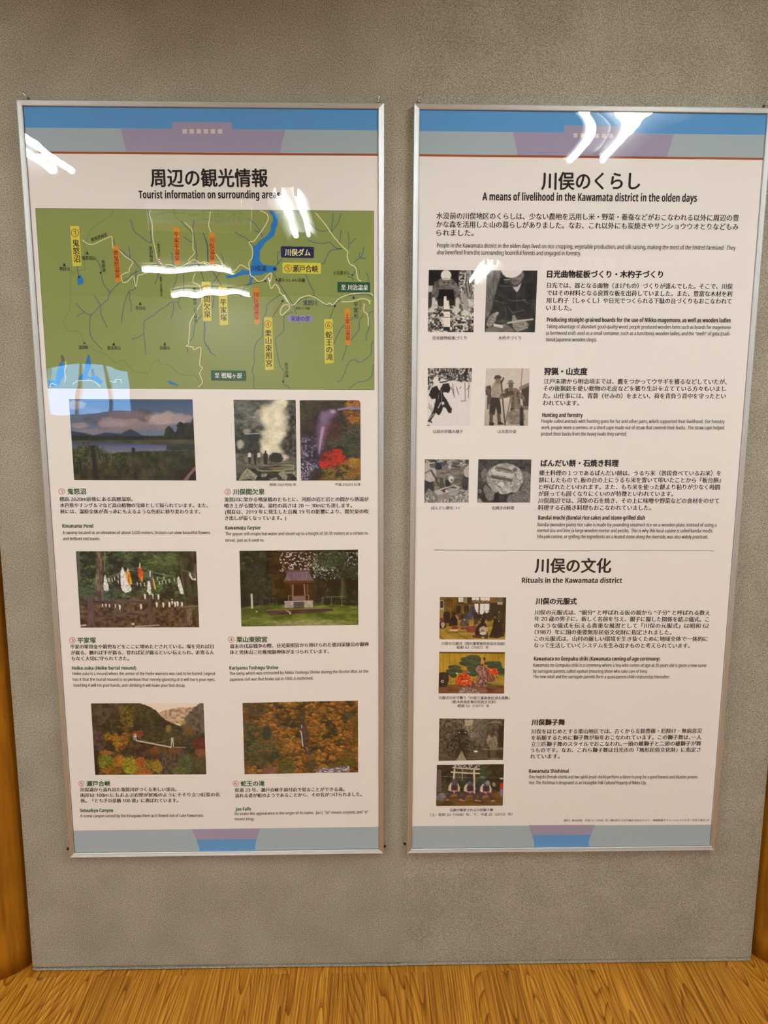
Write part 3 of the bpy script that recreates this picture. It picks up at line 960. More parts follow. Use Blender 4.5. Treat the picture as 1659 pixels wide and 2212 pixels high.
for crop, s, x0, y0, x1, y1, em, bd in (
        ('G2', 'Producing straight-grained boards for the use of Nikko-magemono, as well as wooden ladles', 113, 471, 1545, 477, 42, 0.42),
        ('G2', 'Taking advantage of abundant good-quality wood, people produced wooden items such as boards for magemono', 111, 524, 1545, 531, 36, EB),
        ('G2', '(a bentwood craft used as a small container, such as a lunchbox), wooden ladles, and the “teeth” of geta (tradi-', 108, 575, 1542, 581, 36, EB),
        ('G2', 'tional Japanese wooden clogs).', 106, 626, 502, 627, 36, EB),
        ('G2', 'Hunting and forestry', 77, 1214, 392, 1215, 42, 0.42),
        ('G2', 'People culled animals with hunting guns for fur and other parts, which supported their livelihood.  For forestry', 72, 1262, 1497, 1265, 36, EB),
        ('G2', 'work, people wore a semino, or a short cape made out of straw that covered their backs.  The straw cape helped', 70, 1311, 1493, 1313, 36, EB),
        ('G2', 'protect their backs from the heavy loads they carried.', 68, 1361, 735, 1361, 36, EB),
        ('H2', 'Bandai mochi (Bandai rice cake) and stone-grilled dish', 82, 571, 912, 572, 42, 0.42),
        ('H2', 'Bandai (wooden plate) rice cake is made by pounding steamed rice on a wooden plate, instead of using a', 77, 625, 1470, 628, 36, EB),
        ('H2', 'normal usu and kine (a large wooden mortar and pestle).  This is why this local cuisine is called bandai mochi.', 75, 671, 1442, 674, 36, EB),
        ('H2', 'Ishi-yaki cuisine, or grilling the ingredients on a heated stone along the riverside, was also widely practiced.', 74, 718, 1403, 721, 36, EB),
        ('H2', 'Rituals in the Kawamata district', -45, 1060, 735, 1061, 54, 0.6),
        ('I2', 'Kawamata no Genpuku-shiki (Kawamata coming-of-age ceremony)', 88, 577, 1113, 578, 43, 0.42),
        ('I2', 'Kawamata no Gempuku-shiki is a ceremony where a boy who comes of age at 20 years old is given a new name', 82, 629, 1493, 632, 36, EB),
        ('I2', 'by surrogate parents, called oyabun (meaning those who take care of him).', 82, 678, 1013, 680, 36, EB),
        ('I2', 'The new adult and the surrogate parents form a quasi-parent-child relationship thereafter.', 82, 723, 1196, 725, 36, EB),
        ('J2', 'Kawamata Shishimai', 86, 512, 409, 512, 42, 0.42),
        ('J2', 'One mejishi (female shishi) and two ojishi (male shishi) perform a dance to pray for a good harvest and disaster preven-', 86, 559, 1463, 560, 36, EB),
        ('J2', 'tion. The shishimai is designated as an Intangible Folk Cultural Property of Nikko City.', 86, 606, 1042, 607, 36, EB)):
    T(crop, s, x0, y0, x1, y1, em, INK, bd)
S2.stroke('H2', [(-730, 822), (300, 827), (1455, 829)], 0.9, INK, 3)
sheetR = S2.build('printed_sheet', posterR, oR)

# ---- map on the left poster
S3 = Sheet()
MG = ink((136, 147, 84), 'map green')
MBORDER = ink((72, 84, 52), 'map border')
RIV = ink((44, 88, 120), 'river blue')
LAKE = ink((38, 120, 184), 'lake blue')
ROAD = ink((222, 212, 166), 'road cream')
BND = ink((104, 112, 70), 'boundary line')
YEL = ink((206, 196, 78), 'label yellow')
ORA = ink((206, 138, 44), 'label orange')
DGR = ink((36, 84, 56), 'label green')
NAVY = ink((34, 42, 84), 'navy')
MRED = ink((140, 34, 24), 'map red')
LIL2 = ink((140, 138, 190), 'pale violet')
WHT = ink((228, 226, 220), 'white')
CREAM = ink((236, 226, 150), 'cream yellow')
mc = [(76.9, 450.6), (807, 456.2), (807.9, 841.5), (103.9, 837.8)]
S3.poly('P', [(76.1, 449.8), (807.8, 455.4), (808.7, 842.4), (103.1, 838.7)], MBORDER, 0.6)
S3.poly('P', mc, MG, 1)
riv1 = [[(430, 887), (470, 935), (510, 972), (568, 995), (650, 915), (715, 860), (725, 820), (738, 795), (785, 745), (835, 700), (905, 665), (935, 630), (1010, 595), (1065, 575), (1165, 535), (1175, 560), (1200, 585), (1290, 565), (1340, 600), (1395, 590), (1450, 560), (1490, 545), (1540, 548), (1610, 565)],
        [(435, 1018), (470, 990), (510, 975)], [(568, 995), (555, 1060), (560, 1170), (600, 1235), (668, 1310)], [(598, 822), (650, 910), (655, 990), (690, 1060), (712, 1115)],
        [(615, 497), (650, 560), (660, 640), (680, 720), (738, 795)], [(905, 380), (912, 440), (918, 490)], [(770, 320), (790, 380), (850, 430), (915, 490), (960, 520), (1010, 595)],
        [(920, 140), (955, 245), (1010, 290), (1075, 340), (1112, 350)], [(1075, 55), (1090, 150), (1100, 260), (1110, 350)],
        [(968, 590), (966, 740), (950, 770), (905, 790), (870, 880), (850, 980), (838, 1072)], [(910, 790), (915, 860), (928, 920), (922, 970)],
        [(1375, 825), (1345, 880), (1290, 880), (1240, 920), (1180, 955), (1130, 1000), (1050, 1045), (1040, 1090), (1040, 1170), (1050, 1260), (1057, 1357)], [(1040, 1165), (1000, 1190), (925, 1217)],
        [(1345, 880), (1368, 948)], [(1305, 885), (1305, 950), (1283, 1030)], [(1375, 155), (1400, 190), (1450, 235), (1490, 290)], [(1493, 140), (1480, 210), (1490, 290), (1505, 380), (1515, 490), (1490, 540)],
        [(1395, 295), (1460, 340), (1490, 340)], [(1570, 265), (1610, 360), (1615, 430), (1618, 560)], [(1290, 430), (1300, 520), (1310, 560)], [(1340, 600), (1330, 680), (1295, 780)],
        [(1395, 590), (1395, 700), (1400, 780)], [(1175, 600), (1160, 670), (1140, 720)], [(1565, 995), (1500, 1080), (1480, 1200), (1430, 1255), (1435, 1335)], [(1585, 1060), (1580, 1220), (1640, 1340)]]
riv2 = [[(395, 135), (460, 180), (500, 240), (530, 300)], [(455, 235), (510, 265)], [(278, 250), (330, 285), (380, 310), (435, 370)], [(0, 270), (30, 380), (35, 540)], [(155, 445), (180, 520), (185, 570)],
        [(140, 615), (130, 640), (95, 690), (75, 720), (90, 790), (85, 900), (70, 940)], [(415, 720), (360, 760), (330, 845)],
        [(690, 815), (620, 860), (570, 910), (560, 980), (530, 1040), (525, 1190), (480, 1230), (450, 1330), (455, 1420), (435, 1490), (450, 1560), (445, 1640), (465, 1655)],
        [(620, 610), (680, 720), (760, 840), (800, 905), (830, 985)], [(800, 970), (720, 1010), (715, 1140), (650, 1200), (650, 1280), (680, 1440), (720, 1510), (715, 1610), (760, 1640), (768, 1658)],
        [(915, 630), (945, 710), (970, 760), (990, 810)], [(900, 150), (950, 175), (1010, 225), (1060, 245), (1120, 235)], [(910, 210), (945, 180)], [(1160, 80), (1155, 160), (1140, 240)],
        [(1230, 85), (1200, 180), (1150, 240), (1140, 280)], [(1232, 230), (1225, 290), (1220, 350)], [(1290, 250), (1300, 310), (1300, 400)], [(1365, 310), (1310, 360)],
        [(925, 320), (1000, 350), (1080, 355), (1130, 345), (1190, 400), (1240, 400)], [(1235, 405), (1140, 420), (1100, 480), (1080, 530), (1040, 545)],
        [(1435, 385), (1420, 460), (1390, 490), (1340, 530)], [(1400, 435), (1390, 480)], [(1455, 492), (1400, 485)], [(1455, 610), (1475, 660), (1475, 700)], [(1285, 655), (1330, 660), (1340, 690)], [(1370, 560), (1340, 640)],
        [(830, 900), (870, 860), (930, 840), (990, 825), (1050, 870), (1090, 910), (1150, 915), (1210, 870), (1240, 830), (1330, 820), (1470, 815), (1520, 855)],
        [(1405, 940), (1400, 860)], [(1430, 995), (1395, 1050), (1390, 1130), (1320, 1220)], [(1340, 1020), (1230, 1120), (1165, 1260)], [(1520, 965), (1480, 990), (1480, 1120), (1455, 1175), (1460, 1230)],
        [(1280, 1255), (1275, 1300), (1240, 1405)], [(1520, 1230), (1500, 1280), (1495, 1350), (1405, 1420), (1340, 1395), (1290, 1440), (1240, 1570), (1195, 1595)],
        [(1520, 1440), (1500, 1550), (1440, 1590), (1380, 1600), (1300, 1660)], [(0, 1060), (15, 1120), (5, 1230), (40, 1280), (65, 1335), (110, 1360)], [(690, 430), (665, 440), (665, 540)]]
for r in riv1:
    S3.stroke('B1', r, 1.25, RIV, 2)
for r in riv2:
    S3.stroke('B2', r, 1.25, RIV, 2)
for p in ([(440, 675), (470, 630), (495, 670), (500, 715), (450, 730)],
          [(285, 1425), (325, 1420), (322, 1470), (335, 1520), (300, 1580), (275, 1635), (190, 1640), (180, 1580), (250, 1585), (262, 1500)],
          [(540, 1350), (555, 1360), (568, 1450), (535, 1530), (545, 1555), (620, 1540), (668, 1590), (662, 1614), (600, 1590), (540, 1568), (500, 1588), (450, 1568), (500, 1510), (515, 1440)],
          [(1246, 1592), (1275, 1586), (1310, 1605), (1350, 1620), (1345, 1635), (1320, 1626), (1270, 1614)]):
    S3.poly('B1', p, LAKE, 2.3)
S3.poly('B2', [(578, 64), (640, 66), (645, 90), (680, 100), (668, 140), (652, 210), (628, 290), (555, 345), (505, 420), (500, 510), (530, 545), (600, 555), (650, 560), (655, 602), (600, 612), (545, 622), (515, 640), (455, 640), (440, 665), (425, 727),
                (405, 722), (415, 660), (408, 632), (330, 642), (280, 660), (212, 672), (192, 640), (210, 645), (262, 640), (320, 610), (345, 588), (408, 602), (430, 520), (442, 440), (440, 372), (470, 370), (490, 340), (560, 290), (600, 240), (600, 190), (622, 150), (618, 110)], LAKE, 2.3)
rd1 = [[(485, 323), (530, 355), (580, 365), (650, 335), (740, 295), (755, 310), (760, 400)], [(820, 415), (870, 470), (940, 520), (910, 580), (905, 610), (840, 640), (850, 700), (890, 700), (945, 650), (968, 745), (985, 650), (1020, 635), (1080, 615), (1150, 610), (1165, 575)],
       [(1100, 58), (1090, 100), (1115, 180), (1120, 300), (1145, 420), (1160, 500), (1200, 540), (1210, 560), (1270, 545), (1350, 570), (1440, 530), (1490, 500), (1540, 530), (1590, 520), (1640, 545)], [(1405, 165), (1470, 230), (1480, 300), (1480, 400), (1495, 440), (1445, 500), (1450, 530)],
       [(1500, 620), (1480, 700), (1540, 740), (1560, 860), (1530, 930), (1460, 1050), (1450, 1130), (1440, 1250), (1420, 1275), (1480, 1285), (1490, 1310), (1550, 1290), (1540, 1440), (1565, 1470), (1540, 1520), (1565, 1600), (1525, 1645)],
       [(195, 1643), (215, 1610), (262, 1630)], [(402, 1618), (440, 1590), (520, 1583), (590, 1590), (650, 1640)], [(338, 1410), (342, 1450), (330, 1500), (338, 1560), (328, 1600)], [(730, 1590), (790, 1600), (780, 1580), (830, 1575), (838, 1610)]]
rd2 = [[(0, 530), (40, 550), (90, 540), (160, 560), (180, 548), (230, 612), (290, 590), (330, 548), (390, 580), (410, 590), (420, 640), (450, 660), (490, 697), (540, 680), (560, 655), (605, 622), (602, 680), (590, 705), (605, 762), (640, 722), (680, 770), (680, 790), (740, 850), (760, 888), (790, 910)],
       [(790, 910), (720, 908), (685, 965), (700, 1000), (735, 970), (770, 935), (760, 900), (810, 905), (860, 850), (930, 825), (1000, 840), (1090, 900), (1130, 890), (1160, 905), (1220, 845), (1330, 808), (1480, 800), (1518, 825)],
       [(60, 68), (50, 150), (45, 200), (65, 255)], [(505, 65), (550, 80), (580, 120), (555, 190), (500, 270), (450, 335), (405, 345), (435, 400), (435, 480), (405, 530), (415, 600)],
       [(1000, 80), (1060, 150), (1100, 200), (1160, 290), (1240, 380), (1290, 430), (1285, 470), (1310, 540), (1360, 570), (1380, 670), (1410, 695)], [(110, 450), (130, 480), (160, 520), (165, 550)],
       [(1235, 880), (1330, 875), (1430, 850), (1495, 875)], [(1440, 895), (1435, 960), (1470, 1000), (1475, 1095)], [(1480, 870), (1490, 900)]]
for r in rd1:
    S3.stroke('B1', r, 1.7, ROAD, 2.7)
for r in rd2:
    S3.stroke('B2', r, 2.0, ROAD, 2.7)
S3.stroke('B1', [(768, 55), (750, 100), (650, 170), (570, 230), (530, 310), (520, 345), (500, 370), (530, 410), (510, 440), (510, 560), (520, 585), (440, 605), (415, 635), (385, 605), (385, 720), (375, 940), (320, 1050), (340, 1110), (375, 1140), (450, 1145), (490, 1190), (505, 1250), (560, 1275), (610, 1320), (700, 1350), (785, 1425), (860, 1405), (960, 1505), (1090, 1505), (1100, 1450), (1160, 1400), (1190, 1435), (1270, 1450), (1370, 1530), (1500, 1545), (1560, 1640)], 0.8, BND, 1.6)
for c, p in (('B1', [(445, 560), (455, 650)]), ('B2', [(700, 488), (650, 560)]), ('B2', [(550, 695), (210, 757)]), ('B2', [(85, 610), (160, 740)]), ('B2', [(707, 875), (612, 1020)]), ('B2', [(1172, 920), (1130, 1032)]), ('B1', [(1534, 553), (1580, 697)])):
    S3.stroke(c, p, 1.0, INK, 3, smooth=False)
for c, x, y, r in (('B2', 553, 693, 10), ('B2', 707, 872, 11), ('B2', 1175, 917, 11), ('B2', 1343, 843, 11), ('B1', 1534, 553, 11), ('B1', 460, 657, 10)):
    S3.disc(c, x, y, r, NAVY, 3.2, 14)
for c, x, y, r in (('B2', 652, 683, 8), ('B2', 1331, 640, 8), ('B2', 712, 1593, 9), ('B1', 652, 619, 9), ('B1', 507, 1250, 9)):
    S3.disc(c, x, y, r, INK, 3.2, 14)
a = [math.pi / 2 + k * math.pi / 5 for k in range(10)]
S3.poly('B2', [(637 + (26 if k % 2 == 0 else 10.5) * math.cos(t), 585 - (26 if k % 2 == 0 else 10.5) * math.sin(t)) for k, t in enumerate(a)], NAVY, 3.3)
S3.stroke('B2', [(578, 660), (594, 706)], 3.2, WHT, 3, smooth=False)
S3.stroke('B2', [(716, 818), (752, 878)], 3.2, WHT, 3, smooth=False)
for x, y in ((533, 440), (327, 545), (1007, 893), (770, 1256), (1227, 1254)):
    S3.poly('B1', [(x, y - 16), (x + 14, y + 14), (x - 14, y + 14)], INK, 3.2)


def rbox(crop, q, mat, r=8, layer=2.9):
    """label plate with rounded corners"""
    q = np.asarray(q, float)
    out = []
    for i in range(4):
        p, a, b = q[i], q[i - 1], q[(i + 1) % 4]
        da, db = (a - p) / np.linalg.norm(a - p), (b - p) / np.linalg.norm(b - p)
        for t in np.linspace(0, 1, 6):
            out.append(p + da * r * (1 - t) ** 2 + db * r * t ** 2)
    S3.poly(crop, out, mat, layer)


rbox('B1', [(378, 199), (460, 199), (482, 557), (402, 560)], YEL)
circled(S3, 'B1', '1', 423, 262, 36, 56, MRED)
S3.vertical('B1', '鬼怒沼', 431, 355, 440, 495, 66, INK, 0.3)
rbox('B1', [(764, 374), (815, 371), (836, 702), (782, 707)], ORA, 12)
S3.vertical('B1', '奥鬼怒温泉', 789, 440, 803, 642, 50, MRED, 0.3)
rbox('B1', [(1305, 214), (1358, 214), (1366, 536), (1313, 541)], ORA, 12)
S3.vertical('B1', '平家平温泉', 1331, 275, 1339, 488, 50, MRED, 0.3)
rbox('B1', [(1557, 700), (1638, 700), (1646, 1050), (1570, 1051)], YEL)
circled(S3, 'B1', '2', 1600, 763, 35, 56, MRED)
S3.vertical('B1', '間欠泉', 1605, 855, 1608, 990, 64, INK, 0.3)
rbox('B2', [(48, 257), (100, 257), (103, 551), (51, 552)], ORA, 12)
S3.vertical('B2', '川俣温泉', 73, 328, 77, 482, 50, MRED, 0.3)
rbox('B2', [(132, 739), (208, 739), (220, 1086), (145, 1089)], YEL)
circled(S3, 'B2', '3', 170, 790, 34, 54, MRED)
S3.vertical('B2', '平家塚', 175, 885, 180, 1022, 62, INK, 0.3)
rbox('B2', [(440, 754), (495, 754), (503, 1077), (455, 1084)], ORA, 12)
S3.vertical('B2', '川俣湖温泉', 467, 815, 474, 1015, 50, MRED, 0.3)
rbox('B2', [(539, 1016), (613, 1016), (628, 1486), (551, 1492)], YEL)
circled(S3, 'B2', '4', 574, 1078, 33, 52, MRED)
S3.vertical('B2', '栗山東照宮', 578, 1160, 586, 1430, 64, INK, 0.3)
rbox('B2', [(1079, 1034), (1156, 1032), (1166, 1427), (1085, 1432)], YEL)
circled(S3, 'B2', '6', 1121, 1090, 33, 52, MRED)
S3.vertical('B2', '蛇王の滝', 1122, 1175, 1127, 1375, 64, INK, 0.3)
rbox('B2', [(1262, 938), (1312, 938), (1316, 1266), (1267, 1264)], ORA, 12)
S3.vertical('B2', '上栗山温泉', 1287, 1005, 1291, 1202, 48, MRED, 0.3)
rbox('B2', [(705, 526), (1052, 532), (1050, 629), (706, 623)], YEL, 14)
circled(S3, 'B2', '5', 755, 580, 33, 52, MRED)
S3.line('B2', '瀬戸合峡', 797, 582, 1025, 586, 66, INK, 0.3)
rbox('B2', [(690, 381), (988, 386), (988, 488), (692, 483)], NAVY, 16)
S3.line('B2', '川俣ダム', 728, 436, 955, 439, 64, CREAM, 0.35, 5)
rbox('B2', [(1198, 702), (1491, 705), (1491, 796), (1198, 793)], DGR, 3)
S3.line('B2', '至 川治温泉', 1232, 749, 1472, 752, 52, WHT, 0.3, 5)
rbox('B2', [(65, 1493), (380, 1497), (380, 1588), (67, 1584)], DGR, 3)
S3.line('B2', '至 戦場ヶ原', 100, 1540, 342, 1542, 52, WHT, 0.3, 5)
rbox('B2', [(752, 999), (976, 1002), (976, 1061), (752, 1057)], LIL2, 24)
S3.line('B2', '家康の里', 782, 1029, 950, 1032, 48, NAVY, 0.25)
S3.line('B2', '川俣湖', 427, 580, 558, 581, 52, NAVY, 0.25)
S3.line('B2', '渡らっしゃい吊橋', 668, 684, 908, 687, 36, INK, 0.2)
S3.line('B2', '土呂部ダム', 1160, 620, 1308, 622, 36, INK, 0.2)
S3.line('B2', '鬼怒川', 890, 888, 1015, 889, 48, NAVY, 0.25)
S3.line('B2', '県道 23 号線', 825, 937, 950, 938, 25, INK, 0.15)
S3.vertical('B2', '平家杉', 1363, 903, 1367, 1008, 46, INK, 0.1)
S3.vertical('B2', '布引の滝', 740, 1440, 745, 1542, 33, INK, 0.15)
S3.line('B1', '奥鬼怒林道', 568, 327, 710, 276, 34, INK, 0.2)
S3.line('B1', '鬼怒沼山', 485, 486, 606, 487, 37, INK, 0.2)
S3.line('B1', '物見山', 285, 583, 375, 584, 36, INK, 0.2)
S3.vertical('B1', '鬼怒滝', 676, 522, 681, 596, 34, INK, 0.2)
S3.vertical('B1', '黒沢林道', 1102, 402, 1107, 506, 34, INK, 0.2)
S3.vertical('B1', '一般車通行止', 1170, 345, 1178, 468, 23, INK, 0.1)
S3.vertical('B1', '一般車この先通行止', 1190, 642, 1198, 818, 22, INK, 0.1)
S3.line('B1', '手白山', 965, 935, 1053, 935, 36, INK, 0.2)
S3.vertical('B1', '奥鬼怒林道（山王林道）', 1492, 767, 1506, 1076, 30, INK, 0.2)
S3.line('B1', '湯沢峠', 455, 1288, 542, 1288, 36, INK, 0.2)
S3.line('B1', '根名草山', 714, 1293, 830, 1294, 37, INK, 0.2)
S3.line('B1', '高薙山', 1183, 1292, 1272, 1292, 36, INK, 0.2)
S3.vertical('B1', '丸沼', 309, 1370, 313, 1402, 32, NAVY, 0.15)
S3.vertical('B1', '菅沼', 579, 1497, 582, 1530, 32, NAVY, 0.15)
for x, y in ((1177, 508), (1188, 594)):
    S3.disc('B1', x, y, 17, MRED, 3.3, 20)
    S3.disc('B1', x, y, 14, WHT, 3.6, 20)
    S3.poly('B1', [(x - 12, y - 4), (x + 12, y - 4), (x + 12, y + 4), (x - 12, y + 4)], MRED, 3.9)
o = S3.build('printed_map', sheetL, oL)
o['label'] = 'green map with blue rivers, cream roads and yellow and orange place labels'

# ------------------------------------------------------------------ printed photographs: each a fine colour grid
M_PHOTO = new_mat('printed photograph', None, 0.65, 0, 0.15)
_a = node(M_PHOTO, 'ShaderNodeVertexColor', layer_name='print')
link(M_PHOTO, _a.outputs['Color'], M_PHOTO.node_tree.nodes['Principled BSDF'].inputs['Base Color'])


def C(*c):
    return np.array(c, dtype=float)


class Pic:
    """paints a picture in the coordinates of its measuring window"""
    def __init__(self, crop, tl, tr, br, bl, name_label, parent, origin, seed=1):
        self.crop, self.q = crop, [np.array(p, float) for p in (tl, tr, br, bl)]
        s = CROP[crop][2]
        self.nx = int(max(np.linalg.norm(self.q[1] - self.q[0]), np.linalg.norm(self.q[2] - self.q[3])) / s * 1.0) + 1
        self.ny = int(np.linalg.norm(self.q[3] - self.q[0]) / s * 1.0) + 1
        u, v = np.meshgrid(np.linspace(0, 1, self.nx), np.linspace(0, 1, self.ny))
        u, v = u[..., None], v[..., None]
        X = (self.q[0] * (1 - u) + self.q[1] * u) * (1 - v) + (self.q[3] * (1 - u) + self.q[2] * u) * v
        self.X, self.Y = X[..., 0], X[..., 1]
        self.s = s
        self.I = np.zeros((self.ny, self.nx, 3)) + 128.0
        self.label, self.parent, self.origin, self.seed = name_label, parent, origin, seed
        self.k = 0

    def n(self, sc, seed=0, oc=4, sx=1.0, sy=1.0):
        return fbm(self.X / (sc * sx), self.Y / (sc * sy), self.seed * 31 + seed, oc)

    def ramp(self, t, stops):
        ps = [p for p, _ in stops]
        return np.stack([np.interp(t, ps, [c[i] for _, c in stops]) for i in range(3)], -1)

    def tex(self, sc, cols, seed=0, oc=4, sx=1.0, sy=1.0, con=2.2):
        t = np.clip((self.n(sc, seed, oc, sx, sy) - 0.5) * con + 0.5, 0, 1)
        return self.ramp(t, [(i / (len(cols) - 1), c) for i, c in enumerate(cols)])

    def crowns(self, sc, seed=0, asp=0.8):
        """rounded tree crowns: returns a random number per crown and its roundness"""
        x, y = self.X / sc + 1.5 * (self.n(sc * 1.1, seed + 5, 3) - 0.5), self.Y / (sc * asp) + 1.5 * (self.n(sc * 1.1, seed + 6, 3) - 0.5)
        ix, iy = np.floor(x), np.floor(y)
        best = np.full(x.shape, 9.0); rid = np.zeros_like(x); up = np.zeros_like(x)
        for dx in (-1, 0, 1):
            for dy in (-1, 0, 1):
                cx, cy = ix + dx, iy + dy
                px = cx + _hash(cx, cy, seed + 71); py = cy + _hash(cx, cy, seed + 72)
                d = (x - px) ** 2 + (y - py) ** 2
                m = d < best
                best = np.where(m, d, best); rid = np.where(m, _hash(cx, cy, seed + 73), rid); up = np.where(m, py - y, up)
        return rid, np.clip(1 - np.sqrt(best), 0, 1), up

    def forest(self, sc, cols, seed=0, dark=0.45, asp=0.75):
        r, rd, up = self.crowns(sc, seed, asp)
        big = self.n(sc * 4, seed + 9, 3)
        t = np.clip(0.8 * r + 1.5 * (big - 0.5) + 0.1, 0, 1)
        c = self.ramp(t, [(i / (len(cols) - 1), k) for i, k in enumerate(cols)])
        sh = dark + (1 - dark) * np.clip(0.55 * rd + 0.55 * up + 0.35, 0, 1.25)
        sh = sh * (0.72 + 0.56 * self.n(sc * 0.22, seed + 13, 2))
        return c * sh[..., None]

    def mix(self, m, col):
        col = np.asarray(col, float)
        m = np.clip(m, 0, 1)[..., None]
        self.I = self.I * (1 - m) + col * m

    def fill(self, col):
        self.I = np.zeros_like(self.I) + np.asarray(col, float)

    def sdf(self, pts):
        p = np.asarray(pts, float)
        d = np.full(self.X.shape, 1e18)
        ins = np.zeros(self.X.shape, bool)
        for a, b in zip(p, np.roll(p, -1, axis=0)):
            ex, ey = b - a
            wx, wy = self.X - a[0], self.Y - a[1]
            t = np.clip((wx * ex + wy * ey) / max(1e-9, ex * ex + ey * ey), 0, 1)
            d = np.minimum(d, (wx - ex * t) ** 2 + (wy - ey * t) ** 2)
            c = ((a[1] <= self.Y) & (b[1] > self.Y)) | ((b[1] <= self.Y) & (a[1] > self.Y))
            with np.errstate(divide='ignore', invalid='ignore'):
                xi = a[0] + (self.Y - a[1]) * ex / (ey if abs(ey) > 1e-9 else 1e-9)
            ins ^= c & (self.X < xi)
        return np.where(ins, -1, 1) * np.sqrt(d)

    def poly(self, pts, col, soft=5, a=1.0, rough=0, rs=25):
        d = self.sdf(pts)
        if rough:
            self.k += 1
            d = d + rough * 2 * (self.n(rs, 50 + self.k, 3) - 0.5)
        self.mix(a * np.clip(0.5 - d / soft, 0, 1), col)

    def ell(self, cx, cy, rx, ry, col, soft=0.15, a=1.0, rough=0, rs=25, rot=0):
        c, s = math.cos(rot), math.sin(rot)
        dx, dy = self.X - cx, self.Y - cy
        d = np.sqrt(((dx * c + dy * s) / rx) ** 2 + ((-dx * s + dy * c) / ry) ** 2)
        if rough:
            self.k += 1
            d = d + rough * 2 * (self.n(rs, 150 + self.k, 3) - 0.5)
        self.mix(a * np.clip(0.5 - (d - 1) / soft, 0, 1), col)

    def line(self, pts, w, col, soft=3, a=1.0):
        p = np.asarray(pts, float)
        d = np.full(self.X.shape, 1e18)
        for q, b in zip(p[:-1], p[1:]):
            ex, ey = b - q
            wx, wy = self.X - q[0], self.Y - q[1]
            t = np.clip((wx * ex + wy * ey) / max(1e-9, ex * ex + ey * ey), 0, 1)
            d = np.minimum(d, (wx - ex * t) ** 2 + (wy - ey * t) ** 2)
        self.mix(a * np.clip(0.5 - (np.sqrt(d) - w / 2) / soft, 0, 1), col)

    def specks(self, sc, th, col, seed=0, box=None, soft=0.06, a=1.0, sx=1, sy=1):
        m = np.clip((self.n(sc, seed + 200, 2, sx, sy) - th) / soft, 0, 1) * a
        if box:
            m = m * ((self.X > box[0]) & (self.X < box[2]) & (self.Y > box[1]) & (self.Y < box[3]))
        self.mix(m, col)

    def person(self, x, y, h, coat, skin=(150, 115, 90), hair=(25, 22, 22), wide=1.0):
        self.poly([(x - .13 * h * wide, y), (x - .17 * h * wide, y - .45 * h), (x - .13 * h * wide, y - .76 * h), (x - .05 * h, y - .82 * h), (x + .05 * h, y - .82 * h), (x + .13 * h * wide, y - .76 * h), (x + .17 * h * wide, y - .45 * h), (x + .13 * h * wide, y)], coat)
        self.ell(x, y - .9 * h, .065 * h, .085 * h, skin)
        self.ell(x, y - .94 * h, .07 * h, .06 * h, hair)

    def finish(self, grain=5):
        rng = np.random.default_rng(self.seed)
        self.I = self.I * (1 + (rng.random(self.X.shape)[..., None] - 0.5) * 0.02 * grain)
        px, py = topx(self.crop, self.X, self.Y)
        P = on_plane(px, py, Sheet.PAPER - 1.2e-4).reshape(-1, 3) - np.asarray(self.origin)
        idx = np.arange(self.nx * self.ny).reshape(self.ny, self.nx)
        F = np.stack([idx[:-1, :-1], idx[1:, :-1], idx[1:, 1:], idx[:-1, 1:]], -1).reshape(-1, 4)
        o = big_mesh('printed_photo', P, F, [M_PHOTO], self.parent)
        at = o.data.color_attributes.new('print', 'FLOAT_COLOR', 'POINT')
        rgba = np.ones((self.nx * self.ny, 4), dtype=np.float32)
        rgba[:, :3] = np.clip(lin(np.clip(self.I, 0, 255)) * PG, 0, 0.9).reshape(-1, 3)
        at.data.foreach_set('color', rgba.ravel())
        o['label'] = self.label
        return o


PAPERC = C(226, 219, 213)


